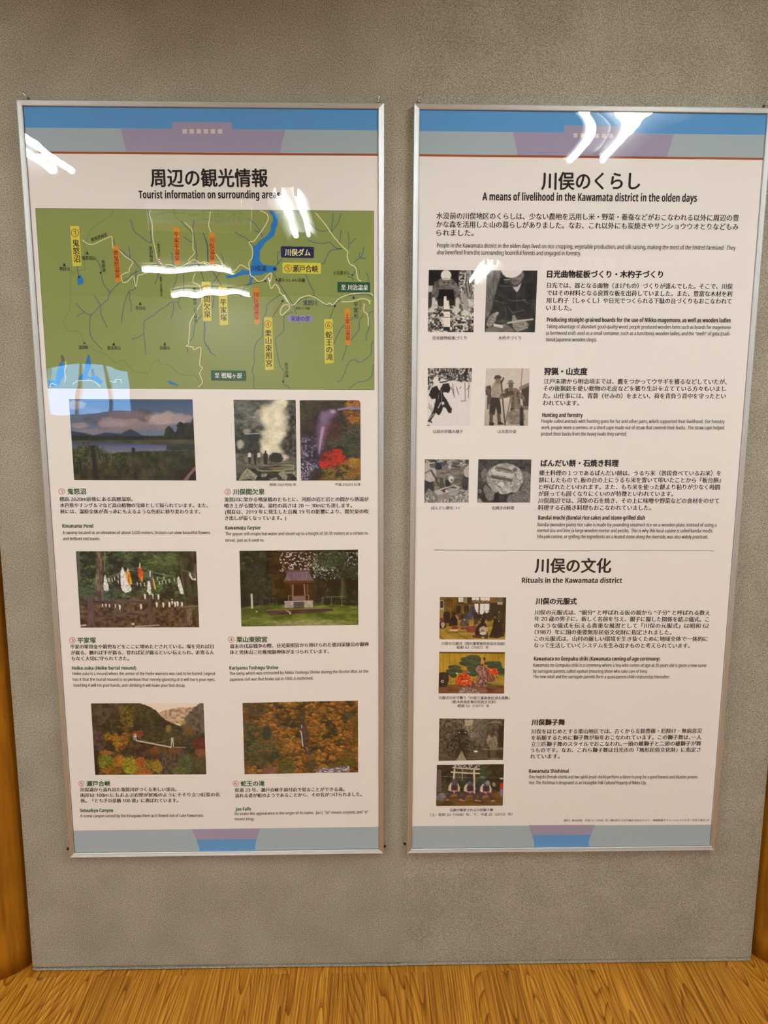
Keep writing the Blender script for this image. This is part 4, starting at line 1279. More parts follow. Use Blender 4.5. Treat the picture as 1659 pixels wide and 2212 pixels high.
def photo_lake():
    p = Pic('C1', (133, 56), (1363, 58), (1400, 866), (185, 862), 'photograph of a blue pond below clouds and hills', sheetL, oL, 1)
    t = np.clip((p.Y - 60) / 340, 0, 1)[..., None]
    p.fill(C(58, 84, 116) * (1 - t) + C(104, 114, 138) * t)
    cl = p.n(120, 3, 5, 1.8, 1.0)
    for (x, y, rx, ry, c) in ((205, 115, 85, 48, (168, 156, 152)), (330, 210, 170, 60, (96, 104, 126)), (430, 250, 150, 60, (84, 86, 104)), (620, 290, 200, 70, (140, 126, 130)), (820, 270, 220, 85, (142, 124, 124)),
                              (880, 215, 75, 60, (88, 78, 84)), (700, 215, 180, 45, (104, 92, 100)), (1110, 250, 190, 65, (164, 146, 142)), (1250, 250, 120, 40, (150, 136, 138)), (560, 310, 130, 40, (150, 136, 138)),
                              (1000, 340, 120, 30, (128, 116, 126)), (240, 318, 80, 28, (140, 128, 132)), (380, 380, 180, 30, (128, 120, 130)), (620, 360, 160, 30, (124, 114, 124))):
        p.ell(x, y, rx, ry, C(*c) * (0.82 + 0.36 * cl[..., None]), 0.5, 0.95, 0.28, 70)
    p.poly([(150, 372), (230, 384), (300, 395), (375, 416), (500, 388), (650, 402), (700, 374), (748, 356), (800, 380), (862, 418), (960, 440), (960, 480), (160, 480)], C(44, 54, 80), 8)
    p.poly([(150, 425), (260, 415), (400, 428), (560, 422), (760, 425), (960, 420), (1110, 425), (1400, 420), (1400, 480), (150, 475)], p.tex(20, [C(20, 26, 26), C(38, 44, 38)], 5), 8, 1, 10, 18)
    p.poly([(1040, 440), (1075, 420), (1100, 350), (1125, 318), (1165, 360), (1198, 390), (1215, 300), (1242, 276), (1275, 300), (1310, 292), (1345, 300), (1366, 235), (1378, 228), (1395, 480), (1050, 475)], p.tex(26, [C(14, 22, 20), C(40, 46, 38)], 6), 8, 1, 12, 20)
    p.poly([(155, 468), (800, 462), (1390, 455), (1395, 520), (1100, 512), (500, 490), (158, 486)], p.tex(30, [C(52, 54, 36), C(82, 80, 54)], 7, sx=3), 6)
    p.poly([(160, 486), (500, 488), (1115, 512), (1112, 566), (930, 574), (620, 582), (520, 602), (470, 560), (170, 560)], p.ramp(np.clip((p.Y - 485) / 90 + 0.25 * (p.n(30, 8, 3, 4, .5) - .5), 0, 1), [(0, C(48, 62, 104)), (.5, C(88, 94, 128)), (1, C(118, 112, 128))]), 6)
    p.poly([(1105, 514), (1395, 512), (1398, 568), (1105, 566)], p.tex(25, [C(26, 34, 30), C(44, 56, 50)], 9, sx=3), 12)
    p.poly([(165, 560), (480, 590), (560, 600), (640, 582), (930, 574), (1398, 566), (1402, 866), (180, 866)], p.tex(60, [C(26, 30, 20), C(48, 50, 30), C(70, 70, 38)], 10, 5, 0.7), 8, 1, 8)
    p.ell(310, 610, 210, 110, p.tex(28, [C(22, 30, 22), C(52, 60, 36), C(86, 84, 52)], 11, 4), 0.3, 0.95, 0.3, 40)
    p.specks(10, 0.66, C(120, 116, 80), 12, (190, 520, 760, 720), a=0.6)
    p.poly([(344, 518), (386, 514), (402, 640), (436, 866), (374, 866), (362, 640)], C(30, 26, 28), 6)
    p.line([(240, 660), (268, 850)], 18, C(24, 22, 22), 6); p.line([(930, 690), (985, 840)], 8, C(28, 28, 22), 5); p.line([(1030, 730), (1058, 820)], 8, C(26, 26, 20), 5)
    p.poly([(758, 542), (776, 536), (794, 552), (792, 578), (782, 598), (764, 596), (756, 566)], C(22, 24, 34), 5)
    p.ell(1300, 810, 110, 60, C(30, 24, 18), 0.4, 0.9)
    p.poly([(1268, 866), (1330, 790), (1392, 722), (1396, 756), (1345, 815), (1316, 866)], C(126, 100, 92), 6)
    p.poly([(1340, 866), (1402, 760), (1402, 866)], C(24, 18, 18), 8)
    return p.finish()


def photo_steam():
    p = Pic('C2', (158, 63), (777, 65), (789, 867), (187, 867), 'old grey photograph of a geyser steaming behind four people', sheetL, oL, 2)
    p.fill(p.tex(40, [C(44, 48, 46), C(74, 76, 70), C(112, 110, 98)], 1, 5, 1, .7))
    p.poly([(150, 60), (320, 60), (440, 330), (300, 330)], p.tex(30, [C(80, 84, 82), C(130, 130, 122)], 2, 4, 1, .6), 60, .7)
    p.poly([(640, 60), (790, 60), (790, 640), (650, 600), (620, 460), (690, 330)], p.tex(26, [C(22, 24, 22), C(58, 58, 52), C(96, 94, 84)], 3, 4), 30, 1, 20)
    p.poly([(170, 360), (250, 370), (430, 390), (430, 600), (180, 600)], p.tex(24, [C(30, 34, 34), C(66, 70, 66)], 4, 4), 20, 1, 12)
    p.poly([(180, 600), (640, 610), (790, 650), (790, 740), (185, 740)], p.tex(30, [C(70, 68, 58), C(130, 126, 108)], 5, 4, 2), 20, .9)
    st = C(226, 218, 190) * (0.86 + .26 * p.n(60, 6, 4)[..., None])
    for (x, y, rx, ry) in ((500, 210, 110, 90), (570, 260, 120, 110), (600, 140, 80, 90), (600, 330, 90, 120), (560, 420, 100, 110), (520, 500, 90, 90), (560, 580, 80, 70), (650, 640, 60, 30), (470, 560, 50, 60), (640, 90, 60, 50), (560, 400, 120, 40)):
        p.ell(x, y, rx, ry, st, 0.6, 0.85, .3, 60)
    p.ell(225, 505, 34, 48, C(190, 184, 164), .6, .9, .3, 30); p.ell(290, 380, 36, 26, C(170, 166, 150), .6, .8)
    p.line([(275, 405), (420, 396)], 9, C(170, 170, 158)); p.poly([(300, 410), (415, 404), (410, 470), (310, 480)], C(40, 44, 48), 8)
    p.ell(580, 640, 70, 50, C(38, 38, 34), .3, 1, .2)
    p.poly([(380, 722), (540, 692), (640, 690), (770, 694), (760, 800), (480, 794), (388, 772)], p.tex(40, [C(34, 30, 24), C(96, 90, 70), C(150, 142, 116)], 7, 4, 3, .35), 8)
    p.poly([(186, 700), (380, 760), (480, 800), (790, 800), (790, 870), (186, 870)], p.tex(30, [C(20, 20, 18), C(60, 58, 50)], 8), 10)
    p.poly([(186, 660), (300, 690), (240, 800), (188, 850)], p.tex(30, [C(60, 58, 50), C(110, 106, 92)], 9), 8)
    for q in ([(204, 864), (250, 790), (292, 738), (330, 780), (310, 850)], [(292, 738), (400, 820), (372, 866), (310, 850)], [(598, 800), (640, 770), (668, 772), (650, 850)], [(650, 772), (700, 818), (684, 866), (640, 850)], [(440, 795), (500, 800), (480, 830), (430, 830)], [(520, 850), (590, 830), (600, 866), (520, 868)], [(740, 790), (785, 760), (788, 840)]):
        p.poly(q, p.tex(20, [C(110, 106, 90), C(166, 160, 136)], 10), 5)
    for x, y0, y1, top, bot in ((318, 570, 705, (214, 208, 190), (40, 28, 28)), (375, 562, 705, (36, 36, 36), (34, 30, 30)), (411, 570, 695, (200, 196, 180), (70, 66, 60)), (477, 570, 708, (48, 46, 42), (40, 38, 36))):
        wd = 17 if x != 477 else 25
        p.poly([(x - wd, y0 + 35), (x - 6, y0 + 18), (x + 8, y0 + 18), (x + wd, y0 + 40), (x + wd - 3, y0 + 75), (x - wd + 3, y0 + 75)], C(*top), 4)
        p.poly([(x - wd + 3, y0 + 65), (x + wd - 3, y0 + 65), (x + wd - 8, y1), (x - wd + 8, y1)], C(*bot), 4)
        p.ell(x, y0 + 8, 9, 12, C(50, 42, 38))
    return p.finish(7)


def photo_geyser():
    p = Pic('C2', (817, 68), (1422, 68), (1425, 866), (830, 866), 'photograph of a lilac geyser jet among autumn trees and a red bush', sheetL, oL, 3)
    p.fill(p.forest(34, [C(34, 28, 40), C(52, 38, 48), C(70, 44, 44), C(86, 66, 44)], 1))
    p.poly([(815, 60), (1240, 60), (1260, 130), (1000, 160), (900, 300), (830, 420)], p.forest(30, [C(30, 44, 30), C(60, 66, 32), C(84, 74, 36), C(58, 50, 40)], 2), 60, .9, 20)
    p.poly([(1290, 60), (1425, 60), (1425, 320), (1320, 300), (1250, 200)], p.forest(26, [C(120, 70, 26), C(186, 116, 24), C(200, 140, 40)], 3), 40, .95, 20)
    p.poly([(1120, 330), (1425, 290), (1425, 640), (1240, 600), (1090, 520)], p.forest(28, [C(36, 48, 38), C(58, 74, 52), C(82, 88, 54), C(96, 78, 60)], 4), 40, .95, 20)
    p.ell(1130, 370, 110, 90, p.forest(24, [C(84, 28, 30), C(120, 44, 34), C(70, 40, 50)], 5), .6, .8, .3)
    p.ell(930, 320, 30, 60, C(96, 60, 36), .8, .5, .3)
    p.poly([(830, 430), (960, 440), (1020, 620), (1000, 866), (830, 866)], p.tex(20, [C(28, 24, 38), C(62, 54, 74), C(140, 130, 152)], 6, 4, con=2.6), 50, .95, 20)
    p.specks(12, .62, C(206, 196, 212), 7, (832, 690, 960, 860), a=.8)
    p.poly([(950, 560), (1060, 560), (1060, 640), (1000, 680), (950, 640)], C(24, 18, 30), 20, .9)
    for (x, y, rx, ry, a) in ((1020, 540, 40, 140, .35), (1030, 420, 50, 120, .45), (1060, 300, 60, 90, .55), (1080, 240, 60, 60, .6), (1130, 195, 50, 40, .75), (1050, 220, 30, 40, .4)):
        p.ell(x, y, rx, ry, C(140, 110, 150), 1.0, a, .35, 40)
    p.poly([(1004, 600), (1014, 460), (1036, 330), (1066, 330), (1040, 460), (1016, 600)], C(172, 144, 176), 12, .95)
    p.ell(1150, 180, 26, 18, C(190, 164, 176), .8, .8, .3)
    p.line([(1200, 160), (1300, 146), (1422, 152)], 20, C(132, 124, 160), 6); p.line([(1290, 134), (1422, 132)], 5, C(150, 140, 168), 4); p.line([(1290, 172), (1422, 178)], 8, C(50, 40, 56), 6)
    red = p.forest(20, [C(120, 22, 20), C(196, 34, 18), C(222, 52, 24)], 8, .55)
    p.ell(1150, 630, 120, 66, red, .2, 1, .25, 40); p.ell(1090, 690, 90, 60, red, .2, 1, .25, 40); p.ell(1180, 580, 70, 30, red, .2, 1, .2, 30); p.ell(1240, 690, 60, 50, red, .4, .8, .3, 30)
    p.poly([(1010, 770), (1200, 720), (1320, 640), (1425, 640), (1425, 866), (990, 866)], p.forest(20, [C(48, 52, 30), C(110, 92, 34), C(168, 132, 38), C(150, 100, 40)], 9, .5), 20, .95, 24)
    p.ell(1360, 690, 70, 50, p.forest(18, [C(170, 120, 36), C(200, 150, 40)], 10, .6), .4, .9, .3); p.ell(980, 820, 70, 60, p.forest(18, [C(40, 28, 34), C(110, 36, 34)], 11), .5, .8, .3)
    p.poly([(1400, 62), (1425, 62), (1425, 95)], PAPERC, 4)
    return p.finish(6)


def photo_mound():
    p = Pic('D1', (156, 50), (1354, 50), (1384, 806), (203, 810), 'photograph of white and coloured streamers over a fenced mound', sheetL, oL, 4)
    p.fill(p.forest(44, [C(18, 26, 18), C(36, 50, 28), C(62, 86, 42), C(100, 126, 70)], 1, .35))
    p.poly([(720, 60), (1200, 60), (1160, 260), (900, 250)], p.forest(36, [C(40, 60, 32), C(84, 110, 58), C(128, 150, 90)], 2, .5), 60, .7, 25)
    p.poly([(1150, 50), (1384, 50), (1384, 520), (1230, 500)], p.tex(50, [C(24, 22, 16), C(52, 48, 34), C(78, 72, 48)], 3, 4, .4, 1.4), 50, .8)
    p.poly([(175, 400), (600, 420), (560, 540), (185, 560)], p.forest(26, [C(34, 54, 40), C(66, 92, 66), C(90, 112, 80)], 4, .5), 30, .9, 15)
    p.poly([(360, 50), (412, 50), (424, 260), (414, 400), (436, 545), (350, 545), (356, 300)], p.tex(26, [C(58, 48, 38), C(108, 88, 68), C(138, 116, 90)], 5, 4, .5, 2), 10, 1, 5)
    p.line([(180, 60), (190, 330)], 26, C(84, 84, 76), 8); p.line([(680, 60), (678, 140)], 16, C(92, 86, 64), 8); p.line([(445, 60), (440, 240)], 12, C(110, 110, 90), 6); p.line([(1350, 190), (1340, 300)], 30, C(96, 80, 70), 8)
    p.poly([(186, 560), (460, 550), (640, 512), (800, 488), (960, 496), (1140, 550), (1384, 590), (1384, 812), (200, 812)], p.tex(26, [C(38, 28, 18), C(74, 56, 34), C(110, 86, 56)], 6, 5), 12, 1, 8)
    p.poly([(1180, 600), (1384, 640), (1384, 700), (1260, 660)], C(60, 66, 40), 20, .7)
    for q in ([(468, 318), (600, 262), (790, 208), (900, 246), (1160, 318)], [(470, 330), (700, 240), (900, 262), (1150, 300)], [(700, 380), (900, 360), (1160, 320)], [(1216, 236), (1300, 262), (1362, 300)], [(600, 270), (480, 300)]):
        p.line(q, 4, C(150, 146, 130), 3, .8)
    for x, y in ((478, 330), (490, 335), (515, 335), (540, 318), (575, 300), (575, 350), (765, 370), (800, 375), (838, 378), (985, 360), (1015, 355), (1050, 350), (1083, 340), (1030, 320), (1135, 330), (965, 320)):
        p.line([(x, y - 12), (x + 4, y + 18)], 8, C(206, 202, 192), 4)
    wh = C(224, 220, 214) * (0.72 + .5 * p.n(14, 7, 2)[..., None])
    for q in ([(444, 280), (458, 300), (472, 360), (486, 442), (436, 442), (428, 400), (434, 330)], [(618, 202), (632, 225), (662, 300), (712, 430), (700, 446), (650, 466), (610, 430), (598, 330), (602, 250)],
              [(870, 345), (900, 350), (906, 476), (886, 482), (866, 450)], [(1176, 296), (1196, 330), (1215, 400), (1238, 484), (1196, 470), (1172, 400), (1164, 330)], [(1284, 256), (1300, 270), (1320, 320), (1352, 316), (1350, 342), (1310, 330), (1282, 296)]):
        p.poly(q, wh, 5, 1, 6, 12)
    p.poly([(672, 218), (690, 255), (716, 370), (690, 385), (662, 330), (650, 262)], p.tex(20, [C(190, 60, 20), C(224, 130, 40), C(220, 190, 40)], 8, 2, 1, 3), 5, 1, 6, 12); p.poly([(674, 216), (684, 240), (664, 250)], C(220, 214, 206), 5)
    p.poly([(688, 300), (706, 310), (716, 378), (694, 380)], C(206, 190, 30), 5, .9)
    p.poly([(793, 180), (806, 215), (832, 290), (818, 356), (796, 340), (774, 290), (772, 225)], p.tex(20, [C(196, 60, 16), C(214, 100, 30)], 9, 2, 1, 3), 5, 1, 6, 12); p.poly([(808, 300), (822, 300), (820, 358), (806, 350)], C(210, 170, 30), 5); p.line([(794, 172), (792, 215)], 10, C(220, 214, 206), 4)
    p.poly([(892, 245), (916, 270), (938, 330), (956, 432), (930, 420), (900, 380), (884, 300)], p.tex(20, [C(40, 34, 40), C(96, 90, 96)], 10, 2, 1, 3), 5, 1, 6, 12); p.poly([(916, 300), (934, 330), (957, 436), (938, 426)], C(198, 186, 36), 5); p.line([(896, 250), (892, 300)], 10, C(224, 220, 214), 4)
    for x, y in ((843, 500), (917, 498), (977, 504), (960, 582), (1025, 584), (1085, 580), (1143, 578), (1168, 572), (1210, 580), (803, 600), (592, 606), (548, 594), (490, 592), (455, 586), (1113, 550), (420, 585)):
        sc = 1.0 if x > 590 else .65
        p.poly([(x - 10 * sc, y - 24 * sc), (x + 8 * sc, y - 26 * sc), (x + 12 * sc, y), (x + 6 * sc, y + 28 * sc), (x - 4 * sc, y + 24 * sc)], C(222, 218, 208), 4)
    p.line([(1200, 230), (1228, 380), (1262, 812)], 13, C(78, 70, 60), 5); p.line([(620, 470), (624, 640)], 6, C(80, 72, 60), 4); p.line([(430, 440), (412, 545)], 14, C(96, 90, 74), 5); p.line([(830, 490), (800, 400)], 5, C(90, 84, 70), 4)
    p.line([(1110, 540), (1370, 538)], 10, C(56, 48, 38), 5); p.line([(1190, 606), (1372, 594)], 12, C(110, 104, 92), 5)
    p.poly([(1258, 612), (1310, 612), (1316, 770), (1290, 790), (1266, 780)], p.tex(20, [C(70, 58, 44), C(128, 108, 84)], 11, 3, .5, 2), 6)
    fc = p.tex(40, [C(54, 42, 36), C(84, 70, 60), C(112, 96, 86)], 12, 4, 3, .6)
    p.line([(185, 566), (330, 560), (600, 552), (890, 546)], 34, fc, 5); p.line([(200, 660), (280, 668)], 28, fc, 5); p.line([(340, 708), (600, 682), (890, 655)], 32, fc, 5)
    p.line([(214, 524), (218, 790)], 38, fc, 5); p.poly([(272, 508), (330, 506), (346, 812), (282, 812)], p.tex(40, [C(60, 46, 42), C(98, 82, 76)], 13, 4, .6, 3), 6); p.poly([(872, 488), (918, 486), (930, 780), (880, 786)], p.tex(40, [C(52, 40, 36), C(90, 74, 66)], 14, 4, .6, 3), 6)
    p.line([(205, 790), (255, 784)], 16, C(186, 178, 170), 5); p.line([(750, 800), (980, 786)], 14, C(150, 140, 126), 6); p.ell(726, 774, 16, 12, C(196, 186, 170), .4)
    return p.finish(6)


def photo_shrine():
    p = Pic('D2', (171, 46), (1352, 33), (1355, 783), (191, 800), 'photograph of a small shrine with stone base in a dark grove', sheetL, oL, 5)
    p.fill(p.forest(46, [C(8, 14, 10), C(20, 28, 18), C(38, 50, 32), C(62, 78, 56)], 1, .3))
    p.poly([(480, 40), (920, 36), (916, 500), (500, 500)], p.tex(50, [C(40, 24, 8), C(62, 38, 12), C(84, 54, 20)], 2, 4), 60, .75)  # brown reflection in the cover film, painted into the picture's background as a tint
    p.specks(15, .60, C(206, 196, 190), 3, (570, 60, 1120, 250), .05, .9); p.specks(12, .64, C(190, 200, 200), 4, (900, 60, 1350, 330), .05, .8)
    p.poly([(1190, 40), (1214, 40), (1216, 300), (1222, 400), (1248, 520), (1156, 524), (1184, 400), (1186, 250)], p.tex(30, [C(44, 50, 28), C(74, 80, 50)], 5, 4, .5, 2), 10, .95)
    p.ell(1080, 140, 150, 90, p.forest(26, [C(30, 50, 28), C(60, 84, 46)], 6, .5), .6, .8, .4); p.ell(1260, 270, 120, 60, p.forest(24, [C(24, 40, 26), C(56, 76, 48)], 7, .5), .6, .8, .4); p.ell(320, 250, 120, 60, p.forest(30, [C(18, 30, 22), C(50, 66, 52)], 8, .4), .6, .8, .4); p.ell(320, 420, 120, 90, p.forest(30, [C(14, 26, 16), C(44, 58, 36)], 9, .4), .6, .8, .4)
    p.poly([(185, 612), (420, 585), (620, 580), (910, 590), (1120, 580), (1355, 592), (1355, 790), (190, 800)], p.tex(50, [C(64, 84, 22), C(92, 110, 34), C(120, 126, 56)], 10, 5, 2.2, .6), 14, 1, 8)
    p.poly([(190, 620), (480, 600), (470, 660), (190, 690)], C(52, 64, 20), 30, .7)
    p.ell(830, 768, 380, 36, p.tex(16, [C(120, 124, 70), C(160, 154, 116)], 11, 3, 2), .7, .9, .3)
    p.line([(640, 350), (650, 545)], 6, C(50, 30, 14), 4)
    p.poly([(620, 345), (908, 340), (910, 548), (660, 545), (640, 400)], p.tex(40, [C(50, 30, 10), C(82, 50, 16)], 12, 3, .4, 3), 8)
    p.poly([(716, 390), (812, 388), (814, 480), (712, 486)], C(56, 34, 18), 6)
    p.line([(703, 388), (702, 525)], 14, C(150, 112, 96), 4); p.line([(818, 384), (822, 480)], 14, C(150, 112, 96), 4); p.line([(846, 382), (850, 470)], 9, C(126, 90, 76), 4)
    p.line([(624, 360), (905, 352)], 14, C(96, 60, 34), 4)
    p.poly([(645, 256), (868, 252), (884, 300), (908, 340), (612, 346), (638, 300)], p.tex(24, [C(104, 84, 94), C(138, 114, 122)], 13, 3, .3, 3), 6)
    p.line([(640, 248), (870, 242)], 18, C(104, 74, 74), 5); p.ell(644, 262, 9, 16, C(96, 68, 68)); p.ell(866, 258, 9, 16, C(96, 68, 68))
    p.poly([(700, 496), (826, 492), (836, 542), (692, 544)], C(120, 92, 88), 5)
    for y in (500, 516, 532):
        p.line([(700, y), (828, y - 2)], 4, C(160, 134, 124), 3)
    p.line([(660, 490), (662, 545)], 6, C(150, 120, 104)); p.line([(858, 484), (860, 540)], 6, C(150, 120, 104)); p.line([(660, 492), (700, 490)], 5, C(150, 120, 104)); p.line([(826, 488), (860, 486)], 5, C(150, 120, 104))
    p.poly([(620, 548), (902, 543), (904, 608), (622, 612)], p.tex(30, [C(150, 138, 126), C(180, 168, 156)], 14), 5)
    p.poly([(712, 556), (812, 554), (816, 614), (710, 616)], C(46, 42, 40), 5)
    for y in (568, 586, 602):
        p.line([(712, y), (814, y - 1)], 6, C(130, 122, 116), 4)
    p.line([(618, 549), (904, 544)], 8, C(190, 180, 168), 4)
    p.poly([(424, 646), (620, 630), (1090, 618), (1112, 644), (900, 664), (480, 688)], p.tex(40, [C(46, 30, 30), C(84, 62, 58)], 15, 4, 3, .6), 6); p.line([(440, 640), (1090, 616)], 7, C(120, 106, 88), 5)
    p.poly([(636, 636), (690, 656), (672, 662), (628, 642)], C(170, 150, 140), 4); p.ell(676, 668, 10, 8, C(190, 176, 160))
    p.poly([(282, 474), (302, 472), (308, 618), (288, 622)], C(190, 186, 168), 4)
    p.poly([(366, 496), (394, 478), (414, 494), (408, 540), (376, 542)], C(44, 36, 34), 5); p.line([(380, 540), (382, 612)], 9, C(70, 60, 50)); p.line([(402, 540), (404, 612)], 9, C(70, 60, 50))
    g = C(110, 112, 92)
    for q in ([(415, 518), (535, 516)], [(470, 516), (474, 580)], [(533, 516), (536, 580)]):
        p.line(q, 5, g * .8, 4, .8)
    for q in ([(1036, 508), (1216, 498)], [(1086, 505), (1088, 590)], [(1188, 500), (1192, 596)], [(1000, 505), (1002, 578)]):
        p.line(q, 7, g, 4, .9)
    p.ell(342, 650, 10, 8, C(170, 170, 140), .5)
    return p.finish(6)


def photo_bridge():
    p = Pic('E1', (267, 92), (1420, 89), (1449, 818), (311, 825), 'photograph of a white suspension bridge in an autumn canyon', sheetL, oL, 6)
    p.fill(p.forest(34, [C(30, 32, 20), C(54, 54, 30), C(80, 70, 34), C(116, 88, 36)], 1, .4))
    p.poly([(265, 88), (560, 88), (500, 300), (300, 420), (270, 300)], p.tex(40, [C(34, 26, 18), C(62, 52, 36), C(82, 72, 60)], 2, 5), 60, .8, 30)
    p.poly([(540, 100), (700, 130), (720, 300), (640, 380), (560, 230)], p.forest(28, [C(70, 62, 28), C(124, 104, 34), C(150, 120, 40)], 3, .5), 30, .9, 25)
    p.poly([(285, 340), (380, 380), (400, 560), (310, 580)], p.tex(30, [C(54, 38, 44), C(96, 74, 78)], 4), 30, .9, 20)
    p.poly([(760, 85), (1430, 85), (1430, 200), (1300, 330), (1180, 330), (1050, 270), (960, 190), (880, 130)], C(228, 208, 190), 8, 1, 8)
    p.poly([(950, 190), (1010, 168), (1080, 148), (1180, 132), (1250, 138), (1320, 128), (1330, 200), (1260, 280), (1120, 300), (1030, 260)], p.tex(24, [C(140, 112, 90), C(190, 156, 126), C(204, 176, 150)], 5, 4), 8, 1, 6)
    p.poly([(1180, 330), (1250, 215), (1330, 130), (1395, 90), (1425, 88), (1436, 450), (1200, 420)], p.tex(30, [C(58, 50, 46), C(92, 82, 72), C(104, 92, 66)], 6, 4), 8, 1, 10)
    p.poly([(780, 110), (850, 140), (960, 210), (1040, 280), (1180, 330), (1440, 400), (1445, 600), (700, 620), (700, 300)], p.forest(36, [C(36, 38, 22), C(58, 58, 32), C(86, 76, 36)], 7, .45), 14, .9, 14)
    p.ell(1060, 350, 30, 40, C(150, 118, 36), .6, .8, .4); p.ell(1210, 290, 40, 24, C(170, 140, 60), .6, .8, .4); p.ell(1280, 370, 60, 60, p.forest(20, [C(120, 90, 40), C(150, 110, 50)], 8), .6, .8, .3)
    au = p.forest(22, [C(90, 40, 24), C(160, 90, 24), C(196, 140, 36), C(120, 100, 36)], 9, .5)
    for (x, y, rx, ry) in ((440, 430, 50, 40), (520, 460, 50, 60), (560, 540, 50, 50), (600, 480, 60, 60), (620, 420, 40, 30), (900, 590, 60, 50), (760, 400, 50, 30)):
        p.ell(x, y, rx, ry, au, .4, .9, .3)
    p.ell(740, 400, 70, 26, p.forest(16, [C(130, 34, 24), C(170, 60, 30)], 10, .6), .4, .9, .3)
    p.ell(1380, 500, 70, 60, p.forest(20, [C(90, 24, 22), C(150, 44, 28)], 11, .5), .5, .9, .3); p.ell(1390, 590, 60, 40, p.forest(18, [C(150, 70, 40), C(186, 110, 60)], 12, .6), .5, .8, .3)
    p.poly([(650, 500), (690, 470), (770, 500), (900, 540), (1000, 580), (960, 700), (900, 720), (760, 650), (650, 640)], p.tex(24, [C(34, 24, 20), C(64, 48, 38), C(92, 60, 36)], 13, 4), 10, .9, 12)
    p.ell(910, 580, 60, 36, p.forest(16, [C(100, 60, 30), C(150, 80, 34)], 14, .6), .5, .8, .3)
    p.poly([(976, 590), (1060, 560), (1180, 550), (1225, 570), (1200, 700), (1120, 818), (1000, 820), (990, 700)], p.tex(22, [C(36, 28, 26), C(66, 54, 48), C(96, 78, 60)], 15, 4, .7, 1.2), 8, 1, 8)
    p.poly([(1000, 575), (1100, 545), (1220, 555), (1180, 610), (1080, 600)], p.forest(16, [C(96, 54, 28), C(150, 90, 40)], 16, .6), 14, .8, 8)
    for (x, y, rx, ry, cs) in ((420, 690, 90, 90, [C(90, 100, 28), C(160, 160, 44)]), (420, 600, 70, 24, [C(150, 90, 50), C(180, 120, 60)]), (560, 680, 70, 70, [C(170, 100, 24), C(214, 146, 36)]), (680, 730, 90, 90, [C(140, 140, 30), C(196, 186, 50)]), (780, 690, 60, 50, [C(180, 84, 30), C(210, 120, 50)]),
                               (870, 750, 70, 80, [C(90, 92, 34), C(180, 130, 40)]), (800, 790, 90, 40, [C(170, 90, 24), C(206, 130, 40)]), (950, 740, 50, 70, [C(150, 120, 36), C(200, 150, 44)]), (480, 790, 110, 50, [C(100, 60, 20), C(180, 120, 36)]), (1240, 720, 80, 110, [C(56, 74, 36), C(96, 112, 54)]), (1180, 790, 80, 50, [C(70, 84, 36), C(120, 124, 50)]), (1380, 750, 80, 90, [C(50, 56, 30), C(92, 86, 40)])):
        p.ell(x, y, rx, ry, p.forest(18, cs, 17 + int(x) % 7, .5), .25, .95, .35, 30)
    p.poly([(300, 600), (340, 640), (350, 830), (300, 830)], C(40, 18, 14), 16, .8)
    wh = C(222, 210, 196)
    p.line([(735, 474), (1086, 542)], 12, C(196, 176, 164), 5); p.line([(735, 470), (1086, 536)], 3, wh, 3)
    p.line([(720, 415), (800, 470), (900, 494), (1010, 484), (1096, 450)], 3, C(170, 156, 140), 3, .8); p.line([(1110, 450), (1200, 510), (1420, 500)], 3, C(140, 110, 96), 3, .6)
    for q in ([(710, 405), (710, 466)], [(726, 405), (730, 470)], [(710, 430), (728, 430)], [(1094, 446), (1088, 540)], [(1106, 444), (1112, 538)], [(1092, 480), (1110, 478)]):
        p.line(q, 7, wh, 3)
    p.line([(1115, 540), (1235, 545)], 10, C(180, 150, 120), 6, .8)
    return p.finish(6)


